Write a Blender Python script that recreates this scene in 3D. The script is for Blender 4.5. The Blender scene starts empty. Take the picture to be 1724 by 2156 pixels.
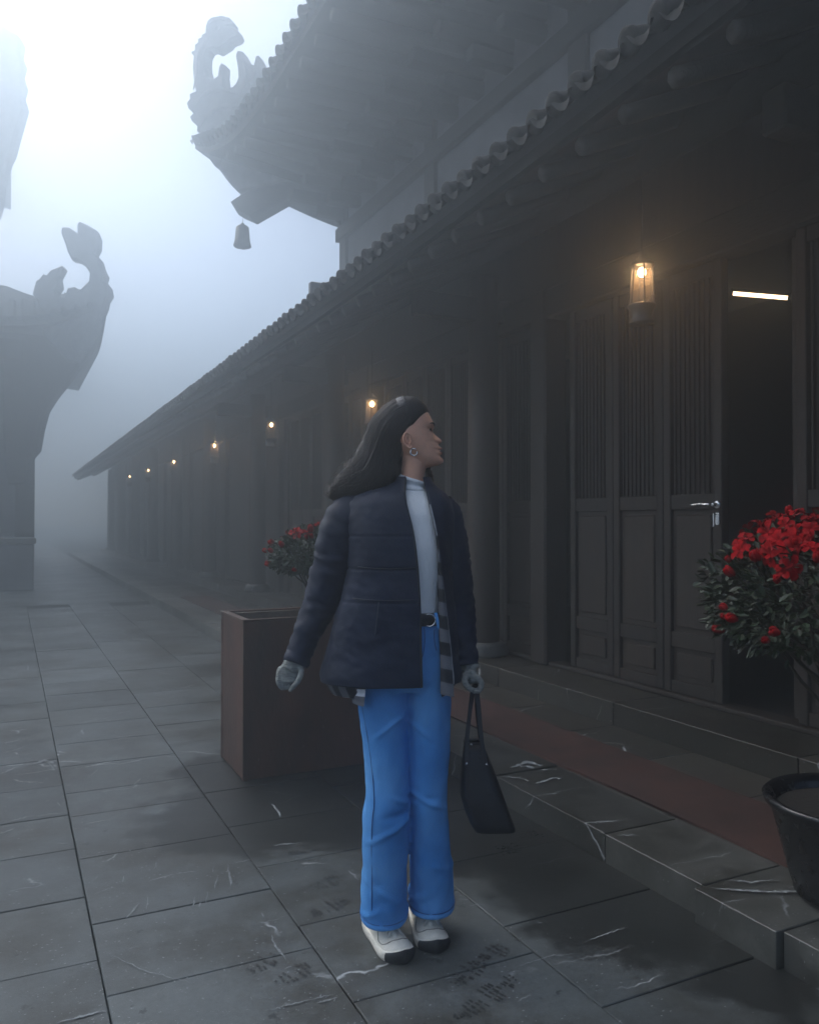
import bpy, math, random
import numpy as np
from mathutils import Vector, Matrix, noise
random.seed(7); rng = np.random.default_rng(7)
R = math.radians
S = bpy.context.scene
COL = S.collection

# ------------------------------------------------------------------ camera
F = 1724.0                                   # focal length in units of the frame width / 1724
CAM = Vector((0, 0, 1.29)); YAW = R(26.04); PITCH = R(0.66)
cam = bpy.data.cameras.new('camera'); camo = bpy.data.objects.new('camera', cam); COL.objects.link(camo)
camo.location = CAM; camo.rotation_euler = (R(90) + PITCH, 0, -YAW)
cam.sensor_fit = 'HORIZONTAL'; cam.sensor_width = 36; cam.lens = 36.0
cam.clip_start = 0.05; cam.clip_end = 600
S.camera = camo
ER = Vector((math.cos(YAW), -math.sin(YAW), 0))        # to the right of the view, level
EF = Vector((math.sin(YAW), math.cos(YAW), 0))         # away from the camera, level
FT = EF * math.cos(PITCH) + Vector((0, 0, math.sin(PITCH)))
UT = Vector((0, 0, math.cos(PITCH))) - EF * math.sin(PITCH)

def at(u, v, d):
    """measured position in the place: bearing u, elevation v, level distance d"""
    r = FT + ER * ((u - 862) / F) - UT * ((v - 1078) / F)
    return CAM + r * (d / r.dot(EF))

# ------------------------------------------------------------------ sky, sun, exposure
SUN_EL, SUN_AZ = R(42), R(-32)
W = bpy.data.worlds.new('World'); S.world = W; W.use_nodes = True
nt = W.node_tree; nt.nodes.clear()
sky = nt.nodes.new('ShaderNodeTexSky'); sky.sky_type = 'NISHITA'; sky.sun_disc = False
sky.sun_elevation = SUN_EL; sky.sun_rotation = SUN_AZ; sky.air_density = 0.45; sky.dust_density = 2.5; sky.ozone_density = 1.0
bg = nt.nodes.new('ShaderNodeBackground'); bg.inputs['Strength'].default_value = 0.15
wo = nt.nodes.new('ShaderNodeOutputWorld')
nt.links.new(sky.outputs[0], bg.inputs[0]); nt.links.new(bg.outputs[0], wo.inputs[0])
sun = bpy.data.lights.new('sun', 'SUN'); sun.energy = 1.3; sun.angle = R(150); sun.color = (1.0, 0.94, 0.87)
suno = bpy.data.objects.new('sun', sun); COL.objects.link(suno)
sd = Vector((math.sin(SUN_AZ) * math.cos(SUN_EL), math.cos(SUN_AZ) * math.cos(SUN_EL), math.sin(SUN_EL)))
suno.rotation_euler = (-sd).to_track_quat('-Z', 'Y').to_euler(); suno.location = (-8, 8, 12)
S.view_settings.view_transform = 'Standard'; S.view_settings.look = 'None'
S.view_settings.gamma = 1.0; S.view_settings.exposure = 1.2; S.view_settings.use_curve_mapping = False
S.render.engine = 'CYCLES'
S.cycles.use_denoising = True; S.cycles.use_adaptive_sampling = False; S.cycles.max_bounces = 8; S.cycles.volume_bounces = 1
S.cycles.diffuse_bounces = 3; S.cycles.glossy_bounces = 3; S.cycles.transparent_max_bounces = 8
FOG = 0.062

# ------------------------------------------------------------------ helpers
def link(o, parent=None, ploc=None):
    COL.objects.link(o)
    if parent is not None: o.parent = parent
    return o

def wloc(o):
    l = Vector((0, 0, 0))
    while o is not None: l += o.location; o = o.parent
    return l

def mesh_data(name, verts, faces, mat=None, smooth=False, uv=None):
    me = bpy.data.meshes.new(name)
    me.from_pydata([tuple(v) for v in verts], [], [tuple(int(i) for i in f) for f in faces]); me.update()
    if smooth: me.polygons.foreach_set('use_smooth', [True] * len(me.polygons))
    if uv is not None:
        l = me.uv_layers.new(name='UVMap'); idx = np.empty(len(me.loops), int); me.loops.foreach_get('vertex_index', idx)
        l.data.foreach_set('uv', np.asarray(uv, float)[idx].ravel())
    if mat is not None: me.materials.append(mat)
    return me

def obj(name, geo, mat=None, parent=None, smooth=False, world=True, uv=None, kind=None, label=None):
    """geo = (verts, faces) in world space (or the parent's space with world=False)"""
    verts, faces = geo
    if parent is not None and world:
        pl = wloc(parent); verts = [Vector(v) - pl for v in verts]
    o = bpy.data.objects.new(name, mesh_data(name, verts, faces, mat, smooth, uv)); link(o, parent)
    if kind: o['kind'] = kind
    if label: o['label'] = label
    return o

def inst(name, me, parent, loc=(0, 0, 0), rot=(0, 0, 0), scale=(1, 1, 1)):
    o = bpy.data.objects.new(name, me); o.location = loc; o.rotation_euler = rot; o.scale = scale
    return link(o, parent)

def thing(name, label, cat, loc=(0, 0, 0), group=None):
    o = bpy.data.objects.new(name, None); o.location = loc; link(o); o.empty_display_size = .1
    o['label'] = label; o['category'] = cat
    if group: o['group'] = group
    return o

def copy_tree(o, parent=None):
    c = o.copy(); COL.objects.link(c)
    if parent is not None: c.parent = parent
    for ch in list(o.children): copy_tree(ch, c)
    return c

def join(*gs):
    V, Fc = [], []
    for v, f in gs:
        n = len(V); V += [Vector(p) for p in v]; Fc += [tuple(i + n for i in q) for q in f]
    return V, Fc

def box(x0, x1, y0, y1, z0, z1):
    v = [(x, y, z) for z in (z0, z1) for y in (y0, y1) for x in (x0, x1)]
    return [Vector(p) for p in v], [(0, 2, 3, 1), (4, 5, 7, 6), (0, 1, 5, 4), (2, 6, 7, 3), (0, 4, 6, 2), (1, 3, 7, 5)]

def cbox(x0, x1, y0, y1, z0, z1, c=.006, sk=0.0):
    """box with a chamfered top"""
    def q(s, z): return [(x0 + s, y0 + s, z), (x1 - s, y0 + s + sk, z), (x1 - s, y1 - s + sk, z), (x0 + s, y1 - s, z)]
    v = q(0, z0) + q(0, z1 - c) + q(c, z1)
    f = [(3, 2, 1, 0), (8, 9, 10, 11)]
    for k in (0, 4):
        for i in range(4):
            j = (i + 1) % 4; f.append((k + i, k + j, k + 4 + j, k + 4 + i))
    return [Vector(p) for p in v], f

def bbox(x0, x1, y0, y1, z0, z1, c=.004):
    """box with every edge chamfered"""
    import bmesh
    bm = bmesh.new(); v, f = box(x0, x1, y0, y1, z0, z1)
    vs = [bm.verts.new(p) for p in v]
    for q in f: bm.faces.new([vs[i] for i in q])
    bmesh.ops.bevel(bm, geom=list(bm.edges), offset=c, segments=1, affect='EDGES')
    bm.verts.index_update()
    r = [v.co.copy() for v in bm.verts], [tuple(v.index for v in q.verts) for q in bm.faces]; bm.free(); return r

def grid_faces(n, m, closed=False, caps=False):
    f = []
    for i in range(n - 1):
        for j in range(m if closed else m - 1):
            k = (j + 1) % m; f.append((i * m + j, i * m + k, (i + 1) * m + k, (i + 1) * m + j))
    if caps: f.append(tuple(range(m - 1, -1, -1))); f.append(tuple((n - 1) * m + j for j in range(m)))
    return f

def tube(pts, rad, seg=10, caps=True):
    pts = [Vector(p) for p in pts]; n = len(pts)
    if not hasattr(rad, '__len__'): rad = [rad] * n
    V = []; up = None
    for i, p in enumerate(pts):
        t = (pts[min(i + 1, n - 1)] - pts[max(i - 1, 0)]).normalized()
        if up is None: up = t.orthogonal().normalized()
        up = (up - t * up.dot(t)).normalized(); b = t.cross(up)
        for k in range(seg):
            a = 2 * math.pi * k / seg; V.append(p + (up * math.cos(a) + b * math.sin(a)) * rad[i])
    return V, grid_faces(n, seg, True, caps)

def cyl(p, q, r0, r1=None, seg=12): return tube([p, q], [r0, r0 if r1 is None else r1], seg)

def lathe(prof, c=(0, 0, 0), seg=32, caps=False):
    V = []; c = Vector(c)
    for r, z in prof:
        for k in range(seg):
            a = 2 * math.pi * k / seg; V.append(c + Vector((r * math.cos(a), r * math.sin(a), z)))
    return V, grid_faces(len(prof), seg, True, caps)

def spline(xs, ys, x):
    """smooth monotone-ish interpolation (cubic hermite)"""
    xs = np.asarray(xs, float); ys = np.asarray(ys, float); x = np.clip(np.asarray(x, float), xs[0], xs[-1])
    m = np.gradient(ys, xs); i = np.clip(np.searchsorted(xs, x) - 1, 0, len(xs) - 2)
    h = xs[i + 1] - xs[i]; t = (x - xs[i]) / h
    return (2*t**3 - 3*t**2 + 1) * ys[i] + (t**3 - 2*t**2 + t) * h * m[i] + (-2*t**3 + 3*t**2) * ys[i + 1] + (t**3 - t**2) * h * m[i + 1]

def path(pts, n):
    P = np.array([list(p) for p in pts], float); s = np.arange(len(P)); x = np.linspace(0, len(P) - 1, n)
    return [Vector(q) for q in np.stack([spline(s, P[:, k], x) for k in range(P.shape[1])], 1)]

def solid(outline, thick, nrm):
    """thick solid from a planar outline, chamfered on both sides"""
    nrm = Vector(nrm).normalized(); P = [Vector(p) for p in outline]; n = len(P)
    c = sum(P, Vector()) / n; V = []
    inset = []
    for i in range(n):
        a, b, d = P[i - 1], P[i], P[(i + 1) % n]
        t = (d - a); t = t.normalized() if t.length > 1e-9 else Vector((1, 0, 0)); side = t.cross(nrm).normalized(); inset.append(side)
    area = sum((P[i] - c).cross(P[(i + 1) % n] - c).dot(nrm) for i in range(n)); sg = -1 if area > 0 else 1
    k = thick * .16
    for off, ins in ((-.5, k), (-.32, 0), (.32, 0), (.5, k)):
        for i in range(n): V.append(P[i] + nrm * (off * thick) + inset[i] * (sg * ins))
    Fc = []
    for l in range(3):
        for i in range(n):
            j = (i + 1) % n; Fc.append((l * n + i, l * n + j, (l + 1) * n + j, (l + 1) * n + i))
    import mathutils
    tri = mathutils.geometry.tessellate_polygon([P])
    for t in tri: Fc.append(tuple(t)); Fc.append(tuple(3 * n + q for q in reversed(t)))
    return V, Fc

def remesh(geo, vox, smooth=2, fac=.5):
    me = mesh_data('t', geo[0], geo[1]); o = bpy.data.objects.new('t', me); COL.objects.link(o)
    m = o.modifiers.new('r', 'REMESH'); m.mode = 'VOXEL'; m.voxel_size = vox; m.adaptivity = 0
    if smooth:
        s = o.modifiers.new('s', 'SMOOTH'); s.iterations = smooth; s.factor = fac
    dg = bpy.context.evaluated_depsgraph_get(); ev = o.evaluated_get(dg); em = ev.to_mesh()
    V = np.empty(len(em.vertices) * 3); em.vertices.foreach_get('co', V); V = V.reshape(-1, 3)
    Fc = [tuple(p.vertices) for p in em.polygons]; ev.to_mesh_clear()
    bpy.data.objects.remove(o); bpy.data.meshes.remove(me)
    return [Vector(v) for v in V], Fc

def displace(geo, fn):
    """move every vertex along its normal by fn(point, normal)"""
    me = mesh_data('t', geo[0], geo[1]); out = []
    for v in me.vertices: out.append(v.co + v.normal * fn(v.co, v.normal))
    bpy.data.meshes.remove(me); return out, geo[1]

def uvsphere(c, rx, ry, rz, n=12, m=16):
    V = []; c = Vector(c)
    for i in range(n + 1):
        t = math.pi * min(max(i / n, .004), .996)
        for j in range(m):
            a = 2 * math.pi * j / m; V.append(c + Vector((rx * math.sin(t) * math.cos(a), ry * math.sin(t) * math.sin(a), rz * math.cos(t))))
    return V, grid_faces(n + 1, m, True, True)

# ------------------------------------------------------------------ materials
def NN(t, kind, **k):
    n = t.nodes.new(kind)
    for a, b in k.items():
        if a in n.inputs: n.inputs[a].default_value = b
        else: setattr(n, a, b)
    return n

def ramp(t, src, stops):
    r = t.nodes.new('ShaderNodeValToRGB'); e = r.color_ramp.elements
    while len(e) < len(stops): e.new(.5)
    for q, (p, c) in zip(e, stops): q.position = p; q.color = (c, c, c, 1) if not hasattr(c, '__len__') else (*c, 1)
    t.links.new(src, r.inputs[0]); return r.outputs[0]

def mixc(t, f, a, b, mode='MIX'):
    m = t.nodes.new('ShaderNodeMix'); m.data_type = 'RGBA'; m.blend_type = mode
    for i, s in ((0, f), (6, a), (7, b)):
        if hasattr(s, 'links') or hasattr(s, 'is_linked'): t.links.new(s, m.inputs[i])
        elif i == 0: m.inputs[0].default_value = s
        else: m.inputs[i].default_value = (*s, 1)
    return m.outputs[2]

def mathn(t, op, a, b=None):
    m = t.nodes.new('ShaderNodeMath'); m.operation = op
    for i, s in enumerate((a, b)):
        if s is None: continue
        if hasattr(s, 'is_linked'): t.links.new(s, m.inputs[i])
        else: m.inputs[i].default_value = s
    return m.outputs[0]

def mat(name, col, rough=.7, var=.25, scale=6, bump=.15, bscale=40, stretch=(1, 1, 1), metal=0, sheen=0, coat=0, objrand=0, spec=.5):
    m = bpy.data.materials.new(name); m.use_nodes = True; t = m.node_tree; b = t.nodes['Principled BSDF']
    tc = NN(t, 'ShaderNodeNewGeometry'); mp = NN(t, 'ShaderNodeMapping'); mp.inputs['Scale'].default_value = stretch
    t.links.new(tc.outputs['Position'], mp.inputs[0])
    n = NN(t, 'ShaderNodeTexNoise', Scale=scale, Detail=6, Roughness=.6); t.links.new(mp.outputs[0], n.inputs[0])
    lo = [c * (1 - var) for c in col]; hi = [min(1, c * (1 + var)) for c in col]
    c = mixc(t, ramp(t, n.outputs[0], [(.3, 0), (.7, 1)]), lo, hi)
    if objrand:
        oi = NN(t, 'ShaderNodeObjectInfo'); v = mathn(t, 'ADD', mathn(t, 'MULTIPLY', oi.outputs['Random'], 2 * objrand), 1 - objrand)
        cc = NN(t, 'ShaderNodeCombineColor')
        for i in range(3): t.links.new(v, cc.inputs[i])
        c = mixc(t, 1.0, c, cc.outputs[0], 'MULTIPLY')
    t.links.new(c, b.inputs['Base Color'])
    b.inputs['Metallic'].default_value = metal; b.inputs['Specular IOR Level'].default_value = spec
    if sheen: b.inputs['Sheen Weight'].default_value = sheen
    if coat: b.inputs['Coat Weight'].default_value = coat
    n2 = NN(t, 'ShaderNodeTexNoise', Scale=bscale, Detail=5, Roughness=.6); t.links.new(mp.outputs[0], n2.inputs[0])
    r2 = mathn(t, 'ADD', mathn(t, 'MULTIPLY', n2.outputs[0], .3), rough - .15); t.links.new(r2, b.inputs['Roughness'])
    bp = NN(t, 'ShaderNodeBump', Strength=bump, Distance=.01); t.links.new(n2.outputs[0], bp.inputs['Height']); t.links.new(bp.outputs[0], b.inputs['Normal'])
    m['bump'] = bp.name
    return m

M = {}
M['wood'] = mat('dark_wood', (.016, .010, .006), .6, .4, 3, .5, 30, (6, 6, .8), objrand=.25)
M['wood_panel'] = mat('wood_panel', (.024, .015, .009), .6, .4, 3, .5, 30, (6, 6, .8), objrand=.25)
M['beam'] = mat('beam_wood', (.018, .015, .011), .65, .35, 3, .5, 25, (3, .8, 3), objrand=.2)
M['soffit'] = mat('soffit_boards', (.035, .034, .028), .8, .35, 3, .4, 25, (3, .8, 3), objrand=.2)
M['tile'] = mat('roof_tile_clay', (.013, .013, .012), .9, .4, 8, .5, 40, objrand=.35)
M['roof'] = mat('roof_bed', (.05, .05, .05), .85, .3)
M['plaster'] = mat('grey_plaster', (.16, .16, .165), .85, .3, 2, .4, 30)
M['ornament'] = mat('carved_stone', (.16, .16, .16), .8, .35, 6, .6, 50)
M['bronze'] = mat('bronze', (.08, .07, .05), .5, .3, 8, .3, 60, metal=.6)
M['planter'] = mat('brown_metal_planter', (.068, .028, .017), .5, .6, 5, .25, 45, (1, 1, .4))
M['planter_rim'] = mat('planter_rim', (.13, .10, .075), .6, .4, 14, .3, 60)
M['soil'] = mat('soil', (.014, .010, .007), .95, .5, 30, 1, 60)
M['leaf'] = mat('azalea_leaf', (.022, .042, .016), .5, .5, 25, .2, 60, objrand=.4)
M['petal'] = mat('azalea_petal', (.24, .0006, .003), .85, .3, 30, .2, 60, objrand=.25, spec=.12)
M['bark'] = mat('bark', (.05, .04, .03), .85, .4, 20, .8, 60)
M['pot'] = mat('glazed_pot', (.006, .006, .007), .25, .3, 8, .1, 30)
M['carpet'] = mat('red_carpet', (.048, .018, .012), .9, .4, 5, .6, 160)
M['leather'] = mat('black_leather', (.008, .008, .009), .5, .3, 20, .3, 120)
M['steel'] = mat('steel', (.6, .6, .6), .25, .1, 20, .05, 40, metal=1)
M['brass'] = mat('brass', (.55, .42, .25), .3, .1, 20, .05, 40, metal=1)
M['blackmetal'] = mat('black_metal', (.02, .02, .02), .5, .2, 20, .1, 40)
M['skin'] = mat('skin', (.80, .42, .27), .48, .10, 30, .04, 150)
M['lip'] = mat('lips', (.42, .11, .085), .4, .15, 40, .05, 100)
M['brow'] = mat('brow_hair', (.02, .014, .01), .7, .2, 40, .1, 80)
M['hair'] = mat('hair', (.016, .010, .007), .42, .45, 60, .3, 200, (1, 1, .3))
M['strand'] = mat('hair_strand', (.022, .0135, .009), .38, .5, 60, .3, 200, (1, 1, .3))
M['band'] = mat('black_headband', (.012, .009, .008), .7, .2, 30, .2, 150)
M['shirt'] = mat('white_knit', (.78, .80, .80), .85, .05, 10, .25, 220, (1, 1, .3))
M['glove'] = mat('grey_knit_glove', (.24, .25, .23), .95, .35, 60, .8, 160, (.4, .4, 1.6))
M['shoe'] = mat('cream_suede', (.74, .70, .60), .75, .10, 20, .25, 160)
M['sole'] = mat('sole_rubber', (.76, .72, .62), .7, .12, 20, .2, 80)
M['rubber'] = mat('black_rubber', (.012, .012, .012), .7, .2, 20, .2, 80)
M['lace'] = mat('lace', (.66, .63, .56), .8, .1, 40, .3, 200)
M['white_tip'] = mat('label', (.6, .6, .6), .8)
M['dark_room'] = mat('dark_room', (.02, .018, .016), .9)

def mat_emit(name, col, s):
    m = bpy.data.materials.new(name); m.use_nodes = True; t = m.node_tree; b = t.nodes['Principled BSDF']
    b.inputs['Base Color'].default_value = (*col, 1); b.inputs['Emission Color'].default_value = (*col, 1); b.inputs['Emission Strength'].default_value = s
    return m
M['bulb'] = mat_emit('lit_bulb', (1.0, .60, .30), 9)
M['tubelight'] = mat_emit('lit_tube', (1.0, .66, .38), 3.0)

def mat_glass():
    m = bpy.data.materials.new('lantern_glass'); m.use_nodes = True; t = m.node_tree; b = t.nodes['Principled BSDF']
    b.inputs['Base Color'].default_value = (.75, .65, .5, 1); b.inputs['Roughness'].default_value = .25; b.inputs['Alpha'].default_value = .09
    b.inputs['Transmission Weight'].default_value = 0
    return m
M['glass'] = mat_glass()

def mat_denim():
    m = mat('denim', (.060, .27, .66), .95, .16, 5, .35, 420, spec=.12); t = m.node_tree; b = t.nodes['Principled BSDF']
    g = NN(t, 'ShaderNodeNewGeometry'); old = b.inputs['Base Color'].links[0].from_socket
    n = NN(t, 'ShaderNodeTexNoise', Scale=160, Detail=3, Roughness=.7); t.links.new(g.outputs['Position'], n.inputs[0])
    c = mixc(t, ramp(t, n.outputs[0], [(.35, 0), (.7, .22)]), old, (.14, .30, .60)); 
    n3 = NN(t, 'ShaderNodeTexNoise', Scale=5, Detail=3); t.links.new(g.outputs['Position'], n3.inputs[0])
    c = mixc(t, ramp(t, n3.outputs[0], [(.40, 0), (.66, .60)]), c, (.15, .38, .70)); t.links.new(c, b.inputs['Base Color'])
    return m
M['denim'] = mat_denim()
M['denim_dark'] = mat('denim_stitch', (.02, .08, .27), .85, .2, 40, .3, 300)

def mat_jacket():
    m = mat('navy_quilt', (.0040, .0095, .028), .66, .25, 8, .25, 60, sheen=.06, spec=.35); t = m.node_tree; b = t.nodes['Principled BSDF']
    g = NN(t, 'ShaderNodeNewGeometry'); mp = NN(t, 'ShaderNodeMapping'); mp.inputs['Scale'].default_value = (9, 9, 12); t.links.new(g.outputs['Position'], mp.inputs[0])
    v = NN(t, 'ShaderNodeTexVoronoi', Scale=1.0); v.feature = 'SMOOTH_F1'; t.links.new(mp.outputs[0], v.inputs[0])
    n = NN(t, 'ShaderNodeTexNoise', Scale=26, Detail=4, Roughness=.55); t.links.new(g.outputs['Position'], n.inputs[0])
    h = mathn(t, 'ADD', mathn(t, 'MULTIPLY', v.outputs['Distance'], -1.0), mathn(t, 'MULTIPLY', n.outputs[0], .5))
    bp = NN(t, 'ShaderNodeBump', Strength=.22, Distance=.02); t.links.new(h, bp.inputs['Height']); t.links.new(bp.outputs[0], b.inputs['Normal'])
    return m
M['jacket'] = mat_jacket()

def mat_plaid():
    m = bpy.data.materials.new('plaid'); m.use_nodes = True; t = m.node_tree; b = t.nodes['Principled BSDF']; b.inputs['Roughness'].default_value = .9
    uv = NN(t, 'ShaderNodeUVMap'); sp = NN(t, 'ShaderNodeSeparateXYZ'); t.links.new(uv.outputs[0], sp.inputs[0])
    a = mathn(t, 'GREATER_THAN', mathn(t, 'FRACT', mathn(t, 'MULTIPLY', sp.outputs[0], 1 / .06)), .5)
    c = mathn(t, 'GREATER_THAN', mathn(t, 'FRACT', mathn(t, 'MULTIPLY', sp.outputs[1], 1 / .075)), .5)
    s = mathn(t, 'MULTIPLY', mathn(t, 'ADD', a, c), .5)
    t.links.new(ramp(t, s, [(.0, (.012, .013, .016)), (.5, (.10, .105, .12)), (1, (.58, .60, .64))]), b.inputs['Base Color'])
    return m
M['plaid'] = mat_plaid()

def mat_stone(name='blue_stone', base=(.072, .080, .080), wet=1.0):
    m = bpy.data.materials.new(name); m.use_nodes = True; t = m.node_tree; b = t.nodes['Principled BSDF']
    g = NN(t, 'ShaderNodeNewGeometry'); pos = g.outputs['Position']
    oi = NN(t, 'ShaderNodeObjectInfo'); rnd = oi.outputs['Random']
    # each slab has its own piece of the vein pattern
    cx = NN(t, 'ShaderNodeCombineXYZ'); t.links.new(mathn(t, 'MULTIPLY', rnd, 37.0), cx.inputs[0]); t.links.new(mathn(t, 'MULTIPLY', rnd, 91.0), cx.inputs[1])
    va = NN(t, 'ShaderNodeVectorMath'); va.operation = 'ADD'; t.links.new(pos, va.inputs[0]); t.links.new(cx.outputs[0], va.inputs[1]); P = va.outputs[0]
    n1 = NN(t, 'ShaderNodeTexNoise', Scale=3.2, Detail=8, Roughness=.65); t.links.new(P, n1.inputs[0])
    c = mixc(t, ramp(t, n1.outputs[0], [(.3, 0), (.72, 1)]), [q * .72 for q in base], [q * 1.3 for q in base])
    n1b = NN(t, 'ShaderNodeTexNoise', Scale=70, Detail=5, Roughness=.75); t.links.new(P, n1b.inputs[0])
    c = mixc(t, ramp(t, n1b.outputs[0], [(.35, 0), (.75, .55)]), c, [q * 1.9 for q in base])
    # brown dirt film in broad patches
    nd = NN(t, 'ShaderNodeTexNoise', Scale=1.7, Detail=9, Roughness=.7); t.links.new(pos, nd.inputs[0])
    c = mixc(t, ramp(t, nd.outputs[0], [(.42, 0), (.60, .85)]), c, (.036, .034, .027))
    nl = NN(t, 'ShaderNodeTexNoise', Scale=6, Detail=8, Roughness=.75); t.links.new(P, nl.inputs[0])
    c = mixc(t, ramp(t, nl.outputs[0], [(.52, 0), (.75, .5)]), c, [q * 2.1 for q in base])
    # tone of each slab
    v = mathn(t, 'ADD', mathn(t, 'MULTIPLY', rnd, .50), .75); cc = NN(t, 'ShaderNodeCombineColor')
    for i in range(3): t.links.new(v, cc.inputs[i])
    c = mixc(t, 1.0, c, cc.outputs[0], 'MULTIPLY')
    # white calcite veins: straight cracks, slightly bent and broken up
    nw = NN(t, 'ShaderNodeTexNoise', Scale=4.0, Detail=4, Roughness=.6); t.links.new(P, nw.inputs[0])
    vs_ = NN(t, 'ShaderNodeVectorMath'); vs_.operation = 'SCALE'; t.links.new(nw.outputs['Color'], vs_.inputs[0]); vs_.inputs['Scale'].default_value = .16
    v2_ = NN(t, 'ShaderNodeVectorMath'); v2_.operation = 'ADD'; t.links.new(P, v2_.inputs[0]); t.links.new(vs_.outputs[0], v2_.inputs[1])
    mp_ = NN(t, 'ShaderNodeMapping'); mp_.inputs['Scale'].default_value = (1.0, 1.9, 1.0); mp_.inputs['Rotation'].default_value = (0, 0, .35); t.links.new(v2_.outputs[0], mp_.inputs[0])
    vc = NN(t, 'ShaderNodeTexVoronoi', Scale=1.15); vc.feature = 'DISTANCE_TO_EDGE'; t.links.new(mp_.outputs[0], vc.inputs[0])
    line = ramp(t, vc.outputs['Distance'], [(0, 1), (.003, .7), (.007, 0)])
    n3 = NN(t, 'ShaderNodeTexNoise', Scale=3.5, Detail=4); t.links.new(P, n3.inputs[0])
    vein = mathn(t, 'MULTIPLY', line, ramp(t, n3.outputs[0], [(.52, 0), (.62, 1)]))
    # short white scratches and chips
    mp = NN(t, 'ShaderNodeMapping'); mp.inputs['Scale'].default_value = (1, 2.6, 1); mp.inputs['Rotation'].default_value = (0, 0, .5); t.links.new(P, mp.inputs[0])
    vo = NN(t, 'ShaderNodeTexVoronoi', Scale=38, Randomness=1); t.links.new(mp.outputs[0], vo.inputs[0])
    chip = mathn(t, 'MULTIPLY', ramp(t, vo.outputs['Distance'], [(.0, 1), (.10, 1), (.16, 0)]), mathn(t, 'GREATER_THAN', n3.outputs[0], .50))
    sc = NN(t, 'ShaderNodeSeparateColor'); t.links.new(vo.outputs['Color'], sc.inputs[0])
    chip = mathn(t, 'MULTIPLY', chip, mathn(t, 'GREATER_THAN', sc.outputs[0], .62))
    wm = mathn(t, 'MAXIMUM', vein, mathn(t, 'MULTIPLY', chip, .75))
    c = mixc(t, wm, c, (.46, .49, .50))
    # damp patches: by the planter, along the kerb, and small splashes; shape from noise
    sp = NN(t, 'ShaderNodeSeparateXYZ'); t.links.new(pos, sp.inputs[0]); X, Y = sp.outputs[0], sp.outputs[1]
    n4 = NN(t, 'ShaderNodeTexNoise', Scale=2.6, Detail=7, Roughness=.62); t.links.new(pos, n4.inputs[0]); nn = mathn(t, 'MULTIPLY', mathn(t, 'SUBTRACT', n4.outputs[0], .5), 1.25)
    def blob(x, y, sx, sy, r):
        a = mathn(t, 'POWER', mathn(t, 'ABSOLUTE', mathn(t, 'DIVIDE', mathn(t, 'SUBTRACT', X, x), sx)), 2.0)
        e = mathn(t, 'POWER', mathn(t, 'ABSOLUTE', mathn(t, 'DIVIDE', mathn(t, 'SUBTRACT', Y, y), sy)), 2.0)
        return mathn(t, 'SUBTRACT', r, mathn(t, 'SQRT', mathn(t, 'ADD', a, e)))
    f = mathn(t, 'MAXIMUM', blob(1.65, 4.05, 1.0, .72, 1.0), blob(1.25, 3.6, .80, .60, 1.0))
    f = mathn(t, 'MAXIMUM', f, blob(2.05, 2.75, .62, 1.5, 1.0))
    f = mathn(t, 'ADD', f, nn)
    w1 = ramp(t, f, [(.0, 0), (.14, 1)])
    n5 = NN(t, 'ShaderNodeTexNoise', Scale=9, Detail=5, Roughness=.7); t.links.new(pos, n5.inputs[0])
    w2 = ramp(t, n5.outputs[0], [(.63, 0), (.67, .8)])
    wetm = mathn(t, 'MULTIPLY', mathn(t, 'MAXIMUM', w1, w2), wet)
    c = mixc(t, mathn(t, 'MULTIPLY', wetm, .85), c, (.010, .010, .009))
    t.links.new(c, b.inputs['Base Color']); b.inputs['Specular IOR Level'].default_value = .32
    n6 = NN(t, 'ShaderNodeTexNoise', Scale=1.3, Detail=4); t.links.new(pos, n6.inputs[0])
    r = mathn(t, 'ADD', mathn(t, 'MULTIPLY', n6.outputs[0], .60), .03); r = mathn(t, 'ADD', r, mathn(t, 'MULTIPLY', n1b.outputs[0], .18))
    t.links.new(r, b.inputs['Roughness'])
    n7 = NN(t, 'ShaderNodeTexNoise', Scale=120, Detail=4, Roughness=.7); t.links.new(P, n7.inputs[0])
    h = mathn(t, 'ADD', mathn(t, 'MULTIPLY', n7.outputs[0], .25), n1.outputs[0])
    bp = NN(t, 'ShaderNodeBump', Strength=.22, Distance=.012); t.links.new(h, bp.inputs['Height']); t.links.new(bp.outputs[0], b.inputs['Normal'])
    return m
M['stone'] = mat_stone(); M['kerb'] = mat_stone('kerb_stone', (.090, .090, .082), .45)
M['platform'] = mat_stone('platform_stone', (.034, .030, .024), .3)
M['grout'] = mat('grout', (.022, .022, .02), .9, .4, 20, .5, 80)

# ------------------------------------------------------------------ haze
hz = bpy.data.materials.new('haze_air'); hz.use_nodes = True; t = hz.node_tree; t.nodes.clear()
pv = NN(t, 'ShaderNodeVolumePrincipled'); pv.inputs['Color'].default_value = (.78, .91, 1.0, 1); pv.inputs['Density'].default_value = FOG
pv.inputs['Anisotropy'].default_value = .83
ou = NN(t, 'ShaderNodeOutputMaterial'); t.links.new(pv.outputs[0], ou.inputs['Volume'])
obj('haze', box(-50, 45, -30, 75, -1.0, 13.8), hz, kind='stuff')

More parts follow.
